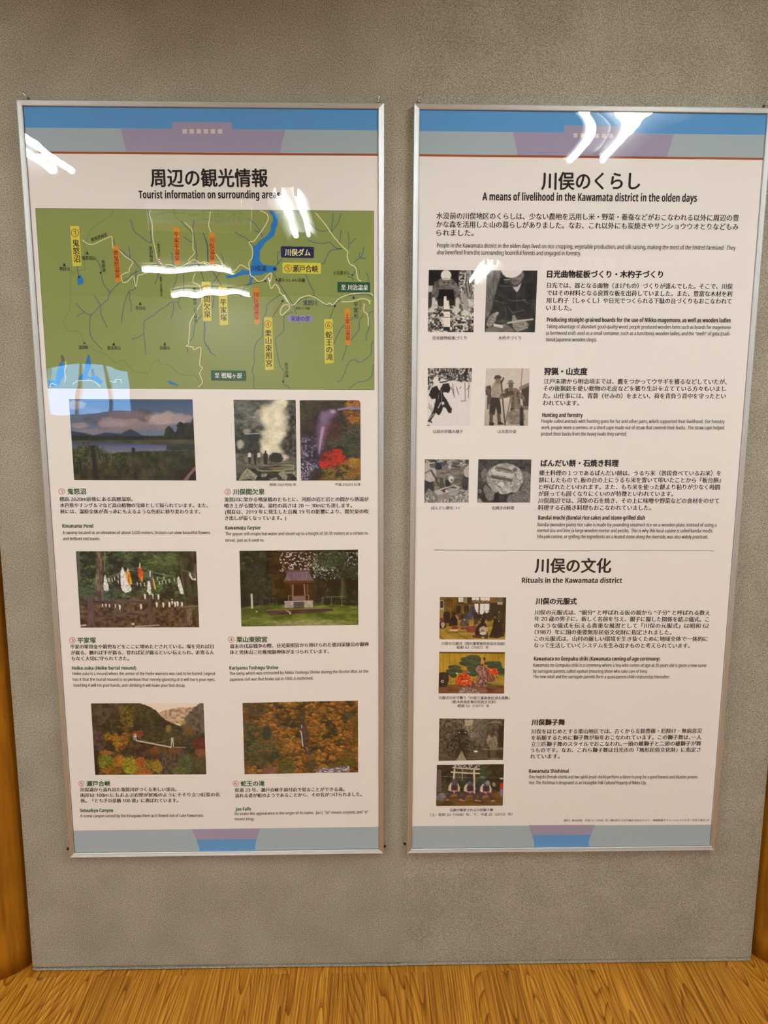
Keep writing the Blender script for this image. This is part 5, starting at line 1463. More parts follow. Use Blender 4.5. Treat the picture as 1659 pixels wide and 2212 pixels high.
def photo_falls():
    p = Pic('E2', (160, 87), (1342, 63), (1345, 798), (181, 818), 'photograph of a thin waterfall on an autumn mountainside', sheetL, oL, 7)
    p.fill(p.forest(44, [C(50, 50, 28), C(96, 72, 34), C(150, 94, 34), C(182, 128, 46), C(120, 84, 40)], 1, .42, .62))
    p.poly([(160, 290), (360, 320), (480, 420), (560, 640), (420, 740), (180, 700)], p.forest(42, [C(36, 46, 28), C(58, 70, 38), C(84, 92, 48), C(120, 84, 38)], 2, .42, .65), 60, .9, 30)
    p.poly([(160, 90), (420, 84), (380, 200), (240, 280), (165, 260)], p.forest(36, [C(52, 50, 30), C(80, 66, 34), C(140, 84, 32)], 3, .4, .6), 50, .8, 25)
    p.ell(410, 390, 50, 70, C(36, 46, 36), .4, .9, .2)
    p.ell(1250, 210, 50, 40, C(54, 66, 48), .4, .8, .3)
    p.ell(1220, 690, 110, 70, p.forest(36, [C(70, 66, 28), C(130, 104, 36)], 4, .5), .5, .9, .3); p.ell(860, 730, 60, 60, C(56, 58, 40), .6, .8, .3); p.ell(610, 740, 90, 70, p.forest(30, [C(70, 76, 34), C(110, 104, 46)], 5, .5), .5, .9, .3); p.ell(440, 780, 60, 40, C(120, 78, 70), .6, .7, .4)
    p.poly([(770, 150), (800, 160), (790, 260), (840, 420), (830, 520), (870, 640), (800, 600), (770, 500), (745, 380), (750, 260)], p.tex(24, [C(46, 36, 36), C(84, 64, 60)], 6), 20, .85, 14)
    p.line([(768, 316), (768, 342)], 6, C(224, 220, 222), 4); p.line([(752, 376), (764, 392), (770, 450), (774, 500), (780, 528)], 9, C(226, 222, 224), 5); p.line([(812, 540), (830, 578)], 5, C(190, 180, 180), 4)
    p.poly([(900, 775), (1000, 748), (1080, 750), (1250, 736), (1260, 770), (1180, 800), (930, 806)], p.tex(12, [C(84, 76, 88), C(150, 140, 156), C(214, 206, 216)], 7, 3, 2, .6, 2.6), 14, .95, 12)
    p.ell(1090, 735, 60, 24, C(96, 70, 60), .5, .9, .3)
    p.poly([(1290, 250), (1345, 240), (1345, 520), (1270, 500)], p.forest(30, [C(90, 66, 24), C(130, 96, 34)], 8, .5), 40, .8, 20)
    return p.finish(6)


def photo_planks():
    p = Pic('G1', (121, 106), (575, 110), (566, 726), (110, 725), 'black and white photograph of a bent man splitting boards', sheetR, oR, 8)
    p.fill(p.tex(24, [C(60, 58, 56), C(150, 146, 140), C(214, 208, 200)], 1, 4, con=3))
    p.poly([(110, 500), (570, 520), (570, 730), (108, 730)], p.tex(18, [C(28, 27, 26), C(110, 106, 100), C(214, 208, 198)], 2, 4, con=3.2), 8)
    p.poly([(115, 100), (422, 100), (416, 270), (118, 268)], C(26, 25, 25), 6)
    p.poly([(420, 105), (480, 105), (470, 340), (430, 330)], p.tex(14, [C(40, 38, 36), C(200, 196, 188)], 3, 3, con=3), 8)
    p.poly([(494, 105), (562, 105), (550, 390), (470, 400), (480, 250)], p.tex(20, [C(40, 38, 37), C(120, 116, 110), C(176, 170, 160)], 4, 4, .4, 3), 6)
    p.poly([(118, 262), (160, 262), (160, 330), (116, 325)], C(186, 182, 176), 6); p.poly([(114, 330), (170, 320), (160, 480), (112, 470)], C(52, 50, 48), 8)
    p.poly([(440, 345), (486, 342), (512, 420), (515, 500), (545, 545), (520, 562), (440, 556), (470, 480)], C(156, 150, 142), 8); p.poly([(445, 560), (470, 500), (520, 520), (535, 560)], C(206, 200, 190), 6)
    p.poly([(515, 400), (568, 430), (565, 470), (520, 450)], C(200, 194, 184), 6)
    sh = p.tex(30, [C(70, 68, 66), C(104, 100, 96), C(126, 122, 116)], 5, 3)
    p.poly([(182, 225), (246, 186), (345, 188), (398, 236), (436, 330), (442, 402), (384, 398), (366, 320), (222, 318), (196, 402), (136, 396), (158, 300)], sh, 7)
    p.poly([(226, 300), (366, 300), (384, 400), (372, 462), (216, 466), (200, 400)], C(22, 21, 21), 12)
    p.ell(295, 225, 46, 54, C(112, 106, 100)); p.ell(293, 158, 52, 50, C(216, 210, 202), .1); p.ell(295, 196, 44, 12, C(190, 184, 176), .3)
    p.ell(276, 230, 12, 6, C(50, 46, 44), .4); p.ell(314, 230, 12, 6, C(50, 46, 44), .4); p.line([(276, 258), (316, 258)], 6, C(60, 54, 52)); p.line([(296, 232), (296, 250)], 6, C(150, 142, 134))
    p.line([(170, 395), (166, 470), (140, 510)], 34, C(194, 188, 178), 8); p.line([(408, 400), (404, 470), (400, 500)], 38, C(194, 188, 178), 8); p.ell(150, 508, 32, 22, C(206, 200, 190), .3); p.ell(398, 506, 36, 28, C(200, 194, 184), .3)
    p.poly([(272, 370), (296, 366), (300, 410), (322, 412), (334, 580), (334, 674), (272, 676), (270, 520), (268, 430)], C(222, 212, 198), 6); p.poly([(270, 505), (330, 505), (332, 520), (270, 522)], C(70, 66, 62), 5); p.line([(270, 582), (332, 578)], 5, C(90, 86, 80)); p.line([(228, 500), (345, 506)], 10, C(96, 90, 84))
    p.poly([(262, 676), (330, 676), (330, 715), (270, 710)], C(34, 33, 32), 8)
    return p.finish(7)


def photo_ladle():
    p = Pic('G1', (698, 111), (1203, 113), (1177, 727), (677, 724), 'dark photograph of hands carving a wooden ladle', sheetR, oR, 9)
    p.fill(p.tex(90, [C(38, 40, 40), C(52, 53, 52), C(60, 60, 58)], 1, 3))
    p.poly([(690, 105), (836, 105), (830, 200), (790, 330), (745, 480), (720, 560), (680, 600)], p.tex(26, [C(84, 82, 78), C(110, 107, 102), C(128, 124, 118)], 2, 3, .5, 3), 10)
    p.poly([(700, 380), (770, 380), (740, 500), (700, 540)], p.tex(8, [C(70, 68, 66), C(130, 126, 120)], 3, 2), 20, .7)
    p.poly([(830, 190), (870, 180), (960, 210), (1090, 120), (1205, 112), (1185, 600), (760, 600), (760, 430)], p.tex(70, [C(30, 31, 32), C(44, 45, 45), C(58, 58, 56)], 4, 3), 12, .9)
    p.poly([(940, 190), (1010, 160), (1060, 120), (1070, 170), (1030, 240), (980, 262), (935, 240)], p.tex(24, [C(84, 80, 76), C(128, 122, 116)], 5), 14)
    p.poly([(832, 106), (1062, 106), (1040, 140), (1000, 172), (950, 188), (890, 178), (858, 150)], PAPERC * .97, 10)  # white glare over the top of the face, painted into the print
    p.line([(870, 205), (930, 200)], 10, C(160, 154, 146), 8); p.line([(880, 230), (940, 215)], 8, C(90, 86, 82), 8)
    p.poly([(958, 278), (1000, 275), (1044, 234), (1020, 300), (998, 330), (975, 305)], C(190, 184, 176), 6)
    h = C(112, 110, 106)
    for q, wd in (([(826, 262), (900, 268), (985, 268)], 6), ([(778, 408), (830, 425), (868, 442)], 7), ([(918, 408), (990, 414), (1082, 404)], 9), ([(1060, 400), (1110, 440)], 8), ([(912, 476), (950, 530), (985, 560)], 6), ([(955, 528), (1010, 520), (1070, 506)], 9), ([(800, 350), (850, 370)], 4), ([(880, 470), (890, 560)], 5), ([(1000, 330), (1000, 500)], 3), ([(840, 610), (870, 600), (905, 560)], 4), ([(960, 560), (1020, 580)], 5)):
        p.line(q, wd, h, 8, .75)
    p.ell(840, 620, 50, 16, C(96, 94, 90), .6, .6)
    sk = p.tex(18, [C(120, 116, 110), C(160, 154, 146)], 6, 3)
    p.poly([(718, 570), (760, 540), (800, 525), (812, 548), (795, 570), (790, 610), (760, 650), (720, 680), (692, 650), (706, 610)], sk, 7); p.line([(720, 600), (775, 612)], 4, C(80, 76, 72)); p.line([(708, 630), (765, 640)], 4, C(80, 76, 72)); p.line([(720, 575), (780, 585)], 4, C(84, 80, 76)); p.ell(804, 536, 14, 12, C(176, 170, 160), .4)
    p.poly([(952, 560), (972, 555), (1000, 600), (1090, 618), (1116, 650), (1100, 690), (1000, 722), (962, 690), (950, 630)], sk, 7)
    for y in (640, 662, 684):
        p.line([(960, y), (1030, y - 6)], 4, C(84, 80, 76))
    p.line([(905, 634), (1030, 612), (1156, 597)], 17, C(184, 174, 160), 4)
    p.poly([(690, 692), (770, 668), (880, 640), (950, 690), (985, 724), (678, 724)], p.tex(20, [C(96, 92, 88), C(124, 118, 112)], 7, 3, 3), 7); p.poly([(766, 638), (862, 658), (856, 686), (764, 668)], C(206, 196, 182), 5)
    return p.finish(5)


def photo_hunter():
    p = Pic('G1', (112, 1083), (552, 1083), (530, 1660), (105, 1660), 'high contrast photograph of a hunter aiming in snow', sheetR, oR, 10)
    p.fill(PAPERC * .96)
    bw = p.tex(12, [C(26, 24, 26), C(90, 86, 84), C(200, 194, 188)], 1, 4, 1, 1.4, 3.2)
    p.poly([(105, 1075), (556, 1075), (550, 1226), (420, 1216), (340, 1200), (250, 1190), (160, 1250), (108, 1330)], bw, 8, 1, 10, 20)
    for q in ([(330, 1200), (300, 1090)], [(340, 1210), (370, 1090)], [(340, 1200), (440, 1095)], [(330, 1190), (250, 1100)], [(350, 1200), (480, 1140)]):
        p.line(q, 9, C(48, 40, 42), 6, .8)
    for q in ([(480, 1230), (484, 1400)], [(520, 1230), (514, 1380)], [(360, 1240), (372, 1360)], [(395, 1270), (420, 1350)], [(345, 1270), (378, 1375)], [(440, 1412), (490, 1408)], [(500, 1300), (530, 1260)], [(430, 1290), (440, 1270)]):
        p.line(q, 6, C(60, 56, 54), 5, .85)
    for q in ([(120, 1440), (150, 1520)], [(140, 1450), (160, 1500)], [(110, 1470), (150, 1500)]):
        p.line(q, 5, C(70, 66, 64), 4, .8)
    k = C(24, 21, 22)
    p.poly([(120, 1350), (150, 1278), (200, 1256), (232, 1300), (262, 1240), (320, 1236), (340, 1286), (318, 1330), (262, 1320), (272, 1360), (300, 1400), (352, 1492), (344, 1530), (318, 1528), (290, 1480), (266, 1470), (232, 1548), (214, 1552), (190, 1530), (130, 1625), (108, 1612), (160, 1520), (180, 1440), (190, 1390), (150, 1390)], k, 6, 1, 5, 14)
    p.poly([(212, 1250), (240, 1216), (262, 1200), (250, 1240), (232, 1310), (214, 1290)], C(214, 208, 202), 6); p.ell(196, 1208, 32, 40, C(214, 208, 202), .12); p.ell(226, 1196, 10, 18, C(50, 44, 44), .4)
    p.line([(236, 1226), (290, 1218), (350, 1192)], 12, k, 5)
    p.poly([(246, 1424), (270, 1418), (278, 1442), (254, 1452)], C(216, 210, 204), 5); p.line([(246, 1310), (250, 1430)], 4, C(150, 146, 142)); p.line([(214, 1480), (240, 1430)], 8, C(216, 210, 204), 5); p.line([(222, 1330), (214, 1400)], 4, C(150, 146, 142))
    p.line([(112, 1600), (170, 1540)], 10, C(200, 194, 188), 6, .8); p.line([(104, 1656), (124, 1654)], 8, k, 5); p.line([(126, 1600), (150, 1625)], 12, k, 6)
    return p.finish(4)


def photo_woodsmen():
    p = Pic('G1', (690, 1086), (1126, 1086), (1108, 1657), (672, 1657), 'sepia photograph of two woodsmen with a staff', sheetR, oR, 11)
    t = np.clip((p.Y - 1400) / 250, 0, 1)[..., None]
    p.fill(C(208, 199, 186) * (1 - t) + C(176, 162, 148) * t)
    p.mix(.3 * p.n(60, 1, 4), C(150, 136, 124))
    p.poly([(1020, 1270), (1124, 1225), (1122, 1265), (1020, 1310)], C(130, 116, 104), 6); p.poly([(1040, 1300), (1122, 1262), (1116, 1470), (1060, 1460)], C(66, 58, 52), 8); p.poly([(1000, 1440), (1116, 1470), (1112, 1500), (1000, 1500)], C(120, 106, 94), 12)
    p.line([(1052, 1090), (1036, 1300)], 9, C(170, 112, 100), 5)
    p.poly([(690, 1265), (730, 1258), (745, 1300), (735, 1380), (690, 1350), (684, 1300)], p.tex(20, [C(60, 52, 46), C(110, 98, 86)], 2), 6); p.poly([(700, 1370), (730, 1360), (740, 1480), (700, 1495)], C(84, 74, 66), 8); p.ell(732, 1470, 22, 30, C(150, 136, 120), .4)
    p.poly([(746, 1275), (775, 1220), (815, 1236), (850, 1262), (856, 1310), (826, 1345), (824, 1390), (740, 1380)], p.tex(40, [C(140, 126, 110), C(172, 158, 140)], 3), 7)
    p.poly([(742, 1375), (824, 1378), (838, 1460), (842, 1540), (806, 1550), (790, 1470), (776, 1550), (722, 1545), (730, 1450)], C(50, 44, 40), 7)
    p.line([(744, 1545), (740, 1630)], 34, C(84, 74, 66), 6); p.line([(816, 1548), (824, 1630)], 34, C(84, 74, 66), 6); p.poly([(722, 1630), (760, 1622), (774, 1640), (760, 1655), (720, 1652)], C(40, 35, 32), 5); p.poly([(805, 1622), (840, 1620), (870, 1645), (812, 1648)], C(40, 35, 32), 5)
    p.ell(812, 1208, 28, 34, C(130, 106, 92), .2); p.poly([(770, 1180), (785, 1156), (820, 1152), (846, 1172), (842, 1186), (800, 1190), (776, 1196)], C(70, 62, 56), 5)
    p.ell(836, 1270, 14, 32, C(176, 156, 136), .3); p.line([(735, 1260), (738, 1420)], 8, C(60, 52, 46), 4)
    p.poly([(866, 1172), (874, 1178), (850, 1236), (832, 1252), (836, 1220)], C(44, 38, 35), 4); p.line([(846, 1250), (862, 1460), (880, 1648)], 13, C(66, 56, 48), 4); p.line([(940, 1350), (912, 1500), (880, 1646)], 8, C(80, 70, 60), 4)
    p.poly([(858, 1310), (900, 1282), (940, 1276), (1000, 1284), (1092, 1396), (1078, 1424), (1030, 1380), (1044, 1500), (940, 1490), (930, 1370), (816, 1396), (830, 1340), (880, 1330)], p.tex(26, [C(76, 66, 56), C(112, 100, 84), C(134, 120, 100)], 4, 3, .6, 2), 7)
    p.poly([(890, 1320), (960, 1310), (970, 1350), (900, 1355)], C(60, 52, 46), 10, .8)
    p.poly([(930, 1480), (975, 1480), (965, 1540), (940, 1540)], C(70, 62, 54), 6)
    p.ell(938, 1258, 24, 26, C(100, 84, 74), .2); p.poly([(906, 1236), (918, 1206), (950, 1202), (968, 1234)], C(126, 114, 102), 5); p.line([(902, 1238), (972, 1236)], 6, C(90, 80, 72), 4)
    p.ell(985, 1575, 95, 75, p.tex(24, [C(116, 104, 94), C(150, 138, 126)], 5), .2, 1, .15); p.line([(1044, 1490), (1046, 1620)], 36, C(60, 52, 46), 8); p.line([(1044, 1630), (1048, 1652)], 40, C(34, 30, 28), 6)
    return p.finish(5)


def photo_mochi():
    p = Pic('H1', (112, 205), (720, 207), (715, 802), (103, 803), 'photograph of people pounding rice cake in a wooden trough', sheetR, oR, 12)
    p.fill(p.tex(30, [C(86, 80, 74), C(118, 110, 100), C(142, 134, 120)], 1, 4, 3, .7))
    p.poly([(105, 200), (720, 200), (720, 300), (300, 300), (110, 240)], p.tex(18, [C(60, 56, 54), C(120, 114, 108), C(186, 180, 172)], 2, 4, 2, .7, 2.8), 20)
    p.ell(460, 310, 30, 30, C(186, 180, 172), .5, .9, .3); p.line([(480, 300), (600, 315)], 18, C(60, 52, 48), 8)
    p.poly([(230, 260), (260, 246), (340, 262), (350, 340), (300, 352), (245, 330)], C(36, 40, 58), 7); p.ell(370, 270, 40, 24, C(70, 72, 84), .4)
    p.poly([(106, 260), (190, 250), (236, 280), (272, 380), (264, 460), (240, 500), (200, 520), (106, 510)], p.tex(50, [C(160, 152, 142), C(190, 182, 172)], 3), 8); p.ell(220, 270, 46, 52, C(96, 88, 84), .2); p.ell(236, 236, 40, 26, C(50, 48, 54), .3); p.line([(170, 262), (250, 250)], 12, C(200, 194, 188), 6)
    p.line([(200, 360), (236, 420), (262, 460), (300, 560)], 22, C(60, 56, 58), 8); p.line([(112, 400), (190, 356)], 20, C(120, 110, 104), 8)
    p.poly([(106, 490), (180, 520), (230, 510), (240, 600), (238, 690), (190, 620), (160, 600), (110, 700)], C(44, 46, 56), 8)
    p.poly([(320, 470), (360, 450), (386, 600), (310, 610)], C(70, 78, 58), 10)
    p.poly([(355, 450), (380, 418), (430, 430), (450, 500), (480, 570), (400, 585), (390, 500)], p.tex(10, [C(70, 66, 66), C(150, 144, 138)], 4, 2), 8); p.poly([(395, 490), (455, 490), (470, 580), (400, 586)], C(40, 38, 42), 8)
    p.ell(476, 478, 36, 46, C(208, 200, 190), .15); p.ell(484, 492, 16, 16, C(84, 76, 72), .3)
    p.poly([(640, 330), (715, 290), (716, 460), (664, 440)], C(178, 168, 158), 8); p.line([(660, 320), (600, 390), (580, 440)], 22, C(110, 100, 94), 8); p.line([(570, 445), (660, 440)], 14, C(100, 92, 86), 6); p.ell(700, 240, 30, 30, C(70, 64, 64), .4)
    p.poly([(650, 440), (716, 460), (712, 560), (680, 680), (650, 660), (610, 540)], p.tex(20, [C(40, 36, 36), C(84, 78, 74)], 5), 10)
    p.poly([(105, 690), (240, 640), (560, 600), (716, 640), (714, 805), (104, 805)], p.tex(14, [C(84, 80, 78), C(140, 134, 128), C(190, 184, 176)], 6, 3, con=2.6), 14)
    p.poly([(238, 648), (330, 610), (520, 556), (596, 585), (572, 622), (286, 700)], C(182, 174, 164), 6); p.poly([(330, 632), (500, 574), (564, 600), (374, 664)], C(66, 60, 58), 6); p.ell(480, 622, 60, 24, C(170, 164, 160), .5, .8); p.ell(412, 640, 18, 16, C(210, 204, 198), .4)
    p.poly([(236, 650), (286, 700), (296, 792), (232, 716)], C(122, 112, 106), 6); p.poly([(286, 700), (574, 622), (560, 690), (420, 750), (298, 792)], p.tex(40, [C(134, 124, 122), C(162, 152, 144)], 7, 3, 2), 6)
    return p.finish(6)


def photo_grill():
    p = Pic('H1', (851, 205), (1582, 207), (1563, 802), (835, 803), 'photograph of fish grilling on a hot stone', sheetR, oR, 13)
    p.fill(p.tex(40, [C(40, 42, 40), C(62, 62, 60), C(84, 82, 78)], 1, 4))
    p.poly([(1380, 330), (1500, 380), (1582, 460), (1566, 806), (1240, 806), (1250, 720), (1420, 640), (1480, 520)], p.tex(16, [C(78, 72, 72), C(110, 104, 102), C(134, 128, 126)], 2, 4), 10)
    p.poly([(836, 640), (1000, 560), (1100, 640), (1060, 806), (836, 806)], p.tex(24, [C(36, 32, 30), C(76, 68, 62)], 3), 12)
    lt = p.tex(26, [C(140, 134, 128), C(172, 166, 158), C(196, 190, 182)], 4, 4)
    for (x, y, rx, ry, r) in ((1012, 680, 66, 96, 0.1), (930, 400, 36, 70, .3), (950, 490, 40, 24, 0), (950, 620, 30, 60, .1), (1520, 420, 60, 40, .6), (872, 645, 26, 30, 0)):
        p.ell(x, y, rx, ry, p.tex(20, [C(100, 94, 90), C(134, 128, 122)], 5), .12, 1, .1, 30, r)
    p.ell(1220, 478, 268, 214, C(52, 48, 46), .06); p.ell(1218, 466, 262, 204, lt * .86, .05)
    rng = np.random.default_rng(5)
    for k in range(15):
        a = 2 * math.pi * k / 15 + .2
        x, y = 1218 + 208 * math.cos(a), 466 + 165 * math.sin(a)
        p.ell(x, y + 5, 66, 48, C(96, 90, 86), .25, .85, 0, 25, a + 1.57); p.ell(x, y, 60, 42, lt * (0.94 + .12 * rng.random()), .2, 1, .08, 25, a + 1.57)
    p.ell(1210, 640, 88, 52, lt * 1.02, .12); p.ell(1090, 600, 60, 66, lt * .95, .14, 1, 0, 25, .6); p.ell(1350, 600, 70, 62, lt * .95, .14, 1, 0, 25, -.6)
    p.ell(1200, 480, 170, 110, p.tex(22, [C(110, 104, 98), C(160, 154, 146), C(190, 184, 176)], 6, 4), .3, 1, .2)
    p.line([(1110, 324), (1180, 336), (1300, 374)], 46, C(128, 122, 114), 12); p.line([(1115, 322), (1180, 330), (1300, 366)], 16, C(84, 80, 76), 8); p.line([(1060, 392), (1150, 400), (1310, 430)], 46, C(196, 190, 182), 12); p.poly([(1300, 410), (1345, 400), (1340, 442), (1300, 440)], C(186, 180, 172), 6)
    p.line([(1040, 445), (1130, 462), (1300, 494)], 44, C(92, 86, 82), 12); p.line([(1050, 456), (1150, 480)], 10, C(60, 54, 52), 8); p.ell(1356, 350, 34, 28, C(100, 94, 90), .3); p.ell(1300, 310, 50, 26, lt, .3); p.ell(1190, 290, 60, 30, lt * .9, .3)
    p.ell(1165, 556, 44, 34, C(206, 200, 192), .2); p.ell(1250, 560, 44, 40, lt, .3, 1, .1); p.ell(1140, 580, 20, 12, C(110, 104, 98), .5)
    p.poly([(1068, 690), (1130, 650), (1140, 806), (1066, 806)], C(24, 22, 22), 12); p.poly([(1130, 700), (1300, 670), (1250, 740), (1220, 806), (1130, 806)], p.tex(24, [C(30, 30, 30), C(66, 64, 62)], 7), 12)
    p.poly([(836, 760), (870, 740), (920, 806), (836, 806)], C(180, 174, 168), 8, .8)
    return p.finish(6)


def photo_ceremony():
    p = Pic('I1', (346, 135), (1337, 140), (1322, 772), (338, 768), 'colour photograph of a kimono ceremony in a tatami room', sheetR, oR, 14)
    p.fill(p.tex(120, [C(84, 60, 18), C(110, 82, 28), C(124, 94, 36)], 1, 3))
    p.poly([(340, 480), (1330, 480), (1325, 775), (336, 775)], p.tex(80, [C(128, 98, 32), C(156, 122, 44), C(170, 138, 58)], 2, 3, 3, .5), 10)
    p.line([(410, 185), (524, 185), (524, 400)], 8, C(70, 48, 16), 5); p.line([(440, 235), (524, 235)], 5, C(84, 60, 20)); p.poly([(346, 185), (405, 190), (408, 330), (346, 330)], C(168, 160, 140), 5); p.poly([(354, 196), (398, 196), (398, 296), (352, 296)], C(36, 32, 30), 5); p.poly([(346, 330), (405, 330), (400, 460), (344, 450)], C(150, 124, 60), 8)
    p.poly([(600, 140), (820, 140), (820, 250), (610, 250)], C(64, 44, 20), 8); p.poly([(622, 142), (695, 142), (697, 212), (624, 212)], C(216, 214, 206), 4); p.line([(660, 142), (662, 212)], 6, C(120, 108, 92)); p.poly([(700, 142), (755, 142), (756, 230), (704, 230)], C(130, 116, 90), 6)
    p.poly([(810, 180), (1100, 190), (1098, 235), (810, 232)], C(96, 54, 26), 6); p.poly([(830, 142), (1095, 142), (1090, 192), (826, 182)], C(220, 218, 212), 4); p.line([(940, 142), (940, 190)], 20, C(110, 76, 46)); p.line([(878, 142), (878, 186)], 5, C(130, 110, 90)); p.line([(1020, 142), (1020, 190)], 5, C(130, 110, 90))
    for x0 in (830, 890, 960, 1030):
        p.poly([(x0, 184), (x0 + 50, 190), (x0 + 56, 222), (x0 + 4, 216)], C(120, 104, 80), 5)
    p.poly([(868, 236), (1088, 236), (1084, 396), (868, 392)], C(220, 218, 214), 4); p.line([(934, 236), (930, 400)], 26, C(84, 54, 28)); p.line([(1012, 240), (1008, 400)], 7, C(150, 136, 120)); p.line([(870, 300), (925, 300)], 4, C(170, 160, 150)); p.line([(1014, 340), (1084, 340)], 4, C(150, 140, 130)); p.line([(1092, 236), (1088, 410)], 12, C(90, 58, 30))
    p.poly([(1100, 142), (1336, 142), (1330, 220), (1096, 220)], C(120, 94, 40), 6); p.poly([(1096, 220), (1330, 220), (1326, 560), (1180, 500), (1096, 420)], C(44, 42, 28), 10); p.poly([(1160, 160), (1290, 160), (1290, 200), (1156, 196)], p.tex(10, [C(40, 60, 56), C(110, 120, 110)], 3, 2), 5); p.poly([(1206, 212), (1284, 214), (1282, 250), (1204, 248)], C(180, 160, 120), 4); p.poly([(1296, 150), (1336, 150), (1324, 700), (1290, 640)], C(64, 36, 16), 8)
    k = C(28, 24, 22)
    for (x, y, h, cc, wd) in ((626, 380, 150, C(30, 26, 22), 1.5), (745, 380, 150, C(40, 34, 28), 1.6), (836, 420, 190, C(56, 58, 78), 1.2), (450, 480, 160, C(34, 28, 24), 2.0), (740, 470, 140, C(60, 54, 48), 1.3), (790, 470, 130, C(64, 68, 92), 1.6), (880, 470, 140, C(50, 46, 40), 1.5), (1020, 470, 120, C(44, 38, 32), 1.8), (1085, 500, 170, C(46, 42, 36), 1.4), (940, 480, 110, C(40, 34, 30), 1.8), (680, 480, 120, C(50, 42, 34), 1.6)):
        p.person(x, y, h, cc, (130, 96, 66), (36, 28, 22), wd)
    p.poly([(400, 480), (500, 470), (500, 520), (400, 530)], C(40, 30, 22), 12)
    p.poly([(340, 520), (370, 490), (420, 495), (445, 560), (430, 600), (345, 605)], C(46, 34, 30), 8); p.ell(380, 470, 34, 26, C(120, 50, 40), .4); p.ell(392, 545, 30, 36, C(176, 150, 126), .3); p.ell(392, 582, 12, 10, C(220, 210, 196), .4)
    p.poly([(500, 470), (530, 410), (580, 400), (612, 470), (610, 560), (490, 572), (480, 540)], k, 8); p.ell(556, 385, 32, 34, C(40, 28, 20), .3); p.poly([(570, 405), (610, 410), (630, 480), (606, 470)], C(150, 120, 100), 6)
    p.poly([(640, 540), (676, 460), (740, 440), (776, 490), (784, 570), (640, 574)], p.tex(30, [C(62, 58, 48), C(92, 86, 72)], 4), 8); p.ell(712, 476, 10, 8, C(200, 196, 180), .4)
    p.poly([(860, 460), (920, 450), (925, 530), (850, 560)], C(74, 58, 36), 10)
    p.poly([(425, 636), (520, 610), (720, 650), (480, 676)], C(140, 112, 48), 4); p.line([(425, 640), (480, 676), (720, 652)], 6, C(60, 46, 18), 4); p.ell(574, 592, 56, 24, C(130, 44, 36), .3); p.poly([(480, 622), (630, 622), (600, 644), (500, 640)], C(206, 190, 160), 5)
    p.poly([(650, 590), (760, 576), (900, 560), (920, 660), (760, 668), (740, 620), (660, 620)], p.tex(30, [C(104, 46, 44), C(140, 68, 60)], 5), 8)
    p.line([(338, 720), (420, 775)], 9, C(50, 38, 14), 4); p.line([(590, 668), (760, 765)], 7, C(70, 54, 20), 4); p.line([(1200, 640), (1326, 640)], 6, C(70, 54, 22), 4)
    p.poly([(890, 600), (930, 540), (970, 510), (1030, 530), (1060, 600), (1062, 700), (900, 720), (870, 690)], k, 8); p.ell(985, 490, 38, 42, C(26, 20, 18), .2); p.ell(940, 510, 20, 22, C(140, 104, 70), .4); p.ell(962, 468, 8, 10, C(180, 160, 150), .4)
    p.ell(1000, 630, 66, 60, p.tex(16, [C(110, 84, 58), C(176, 156, 130), C(206, 190, 166)], 6, 3, .5, 2), .2, 1, .1); p.ell(990, 680, 50, 22, C(206, 196, 184), .3); p.poly([(830, 710), (1080, 706), (1060, 760), (840, 740)], C(70, 36, 30), 10); p.poly([(960, 735), (1010, 730), (1000, 756)], C(200, 190, 180), 4)
    p.poly([(1080, 740), (1130, 600), (1150, 480), (1200, 455), (1260, 470), (1290, 600), (1310, 720), (1200, 750)], k * 1.15, 8); p.ell(1195, 410, 46, 42, C(30, 24, 20), .2); p.ell(1170, 440, 18, 20, C(120, 88, 56), .4); p.ell(1230, 494, 7, 8, C(200, 190, 176), .4); p.ell(1126, 592, 7, 8, C(190, 180, 166), .4)
    p.person(1230, 480, 130, C(60, 56, 50), (140, 130, 118), (150, 146, 140), 1.6)
    return p.finish(5)


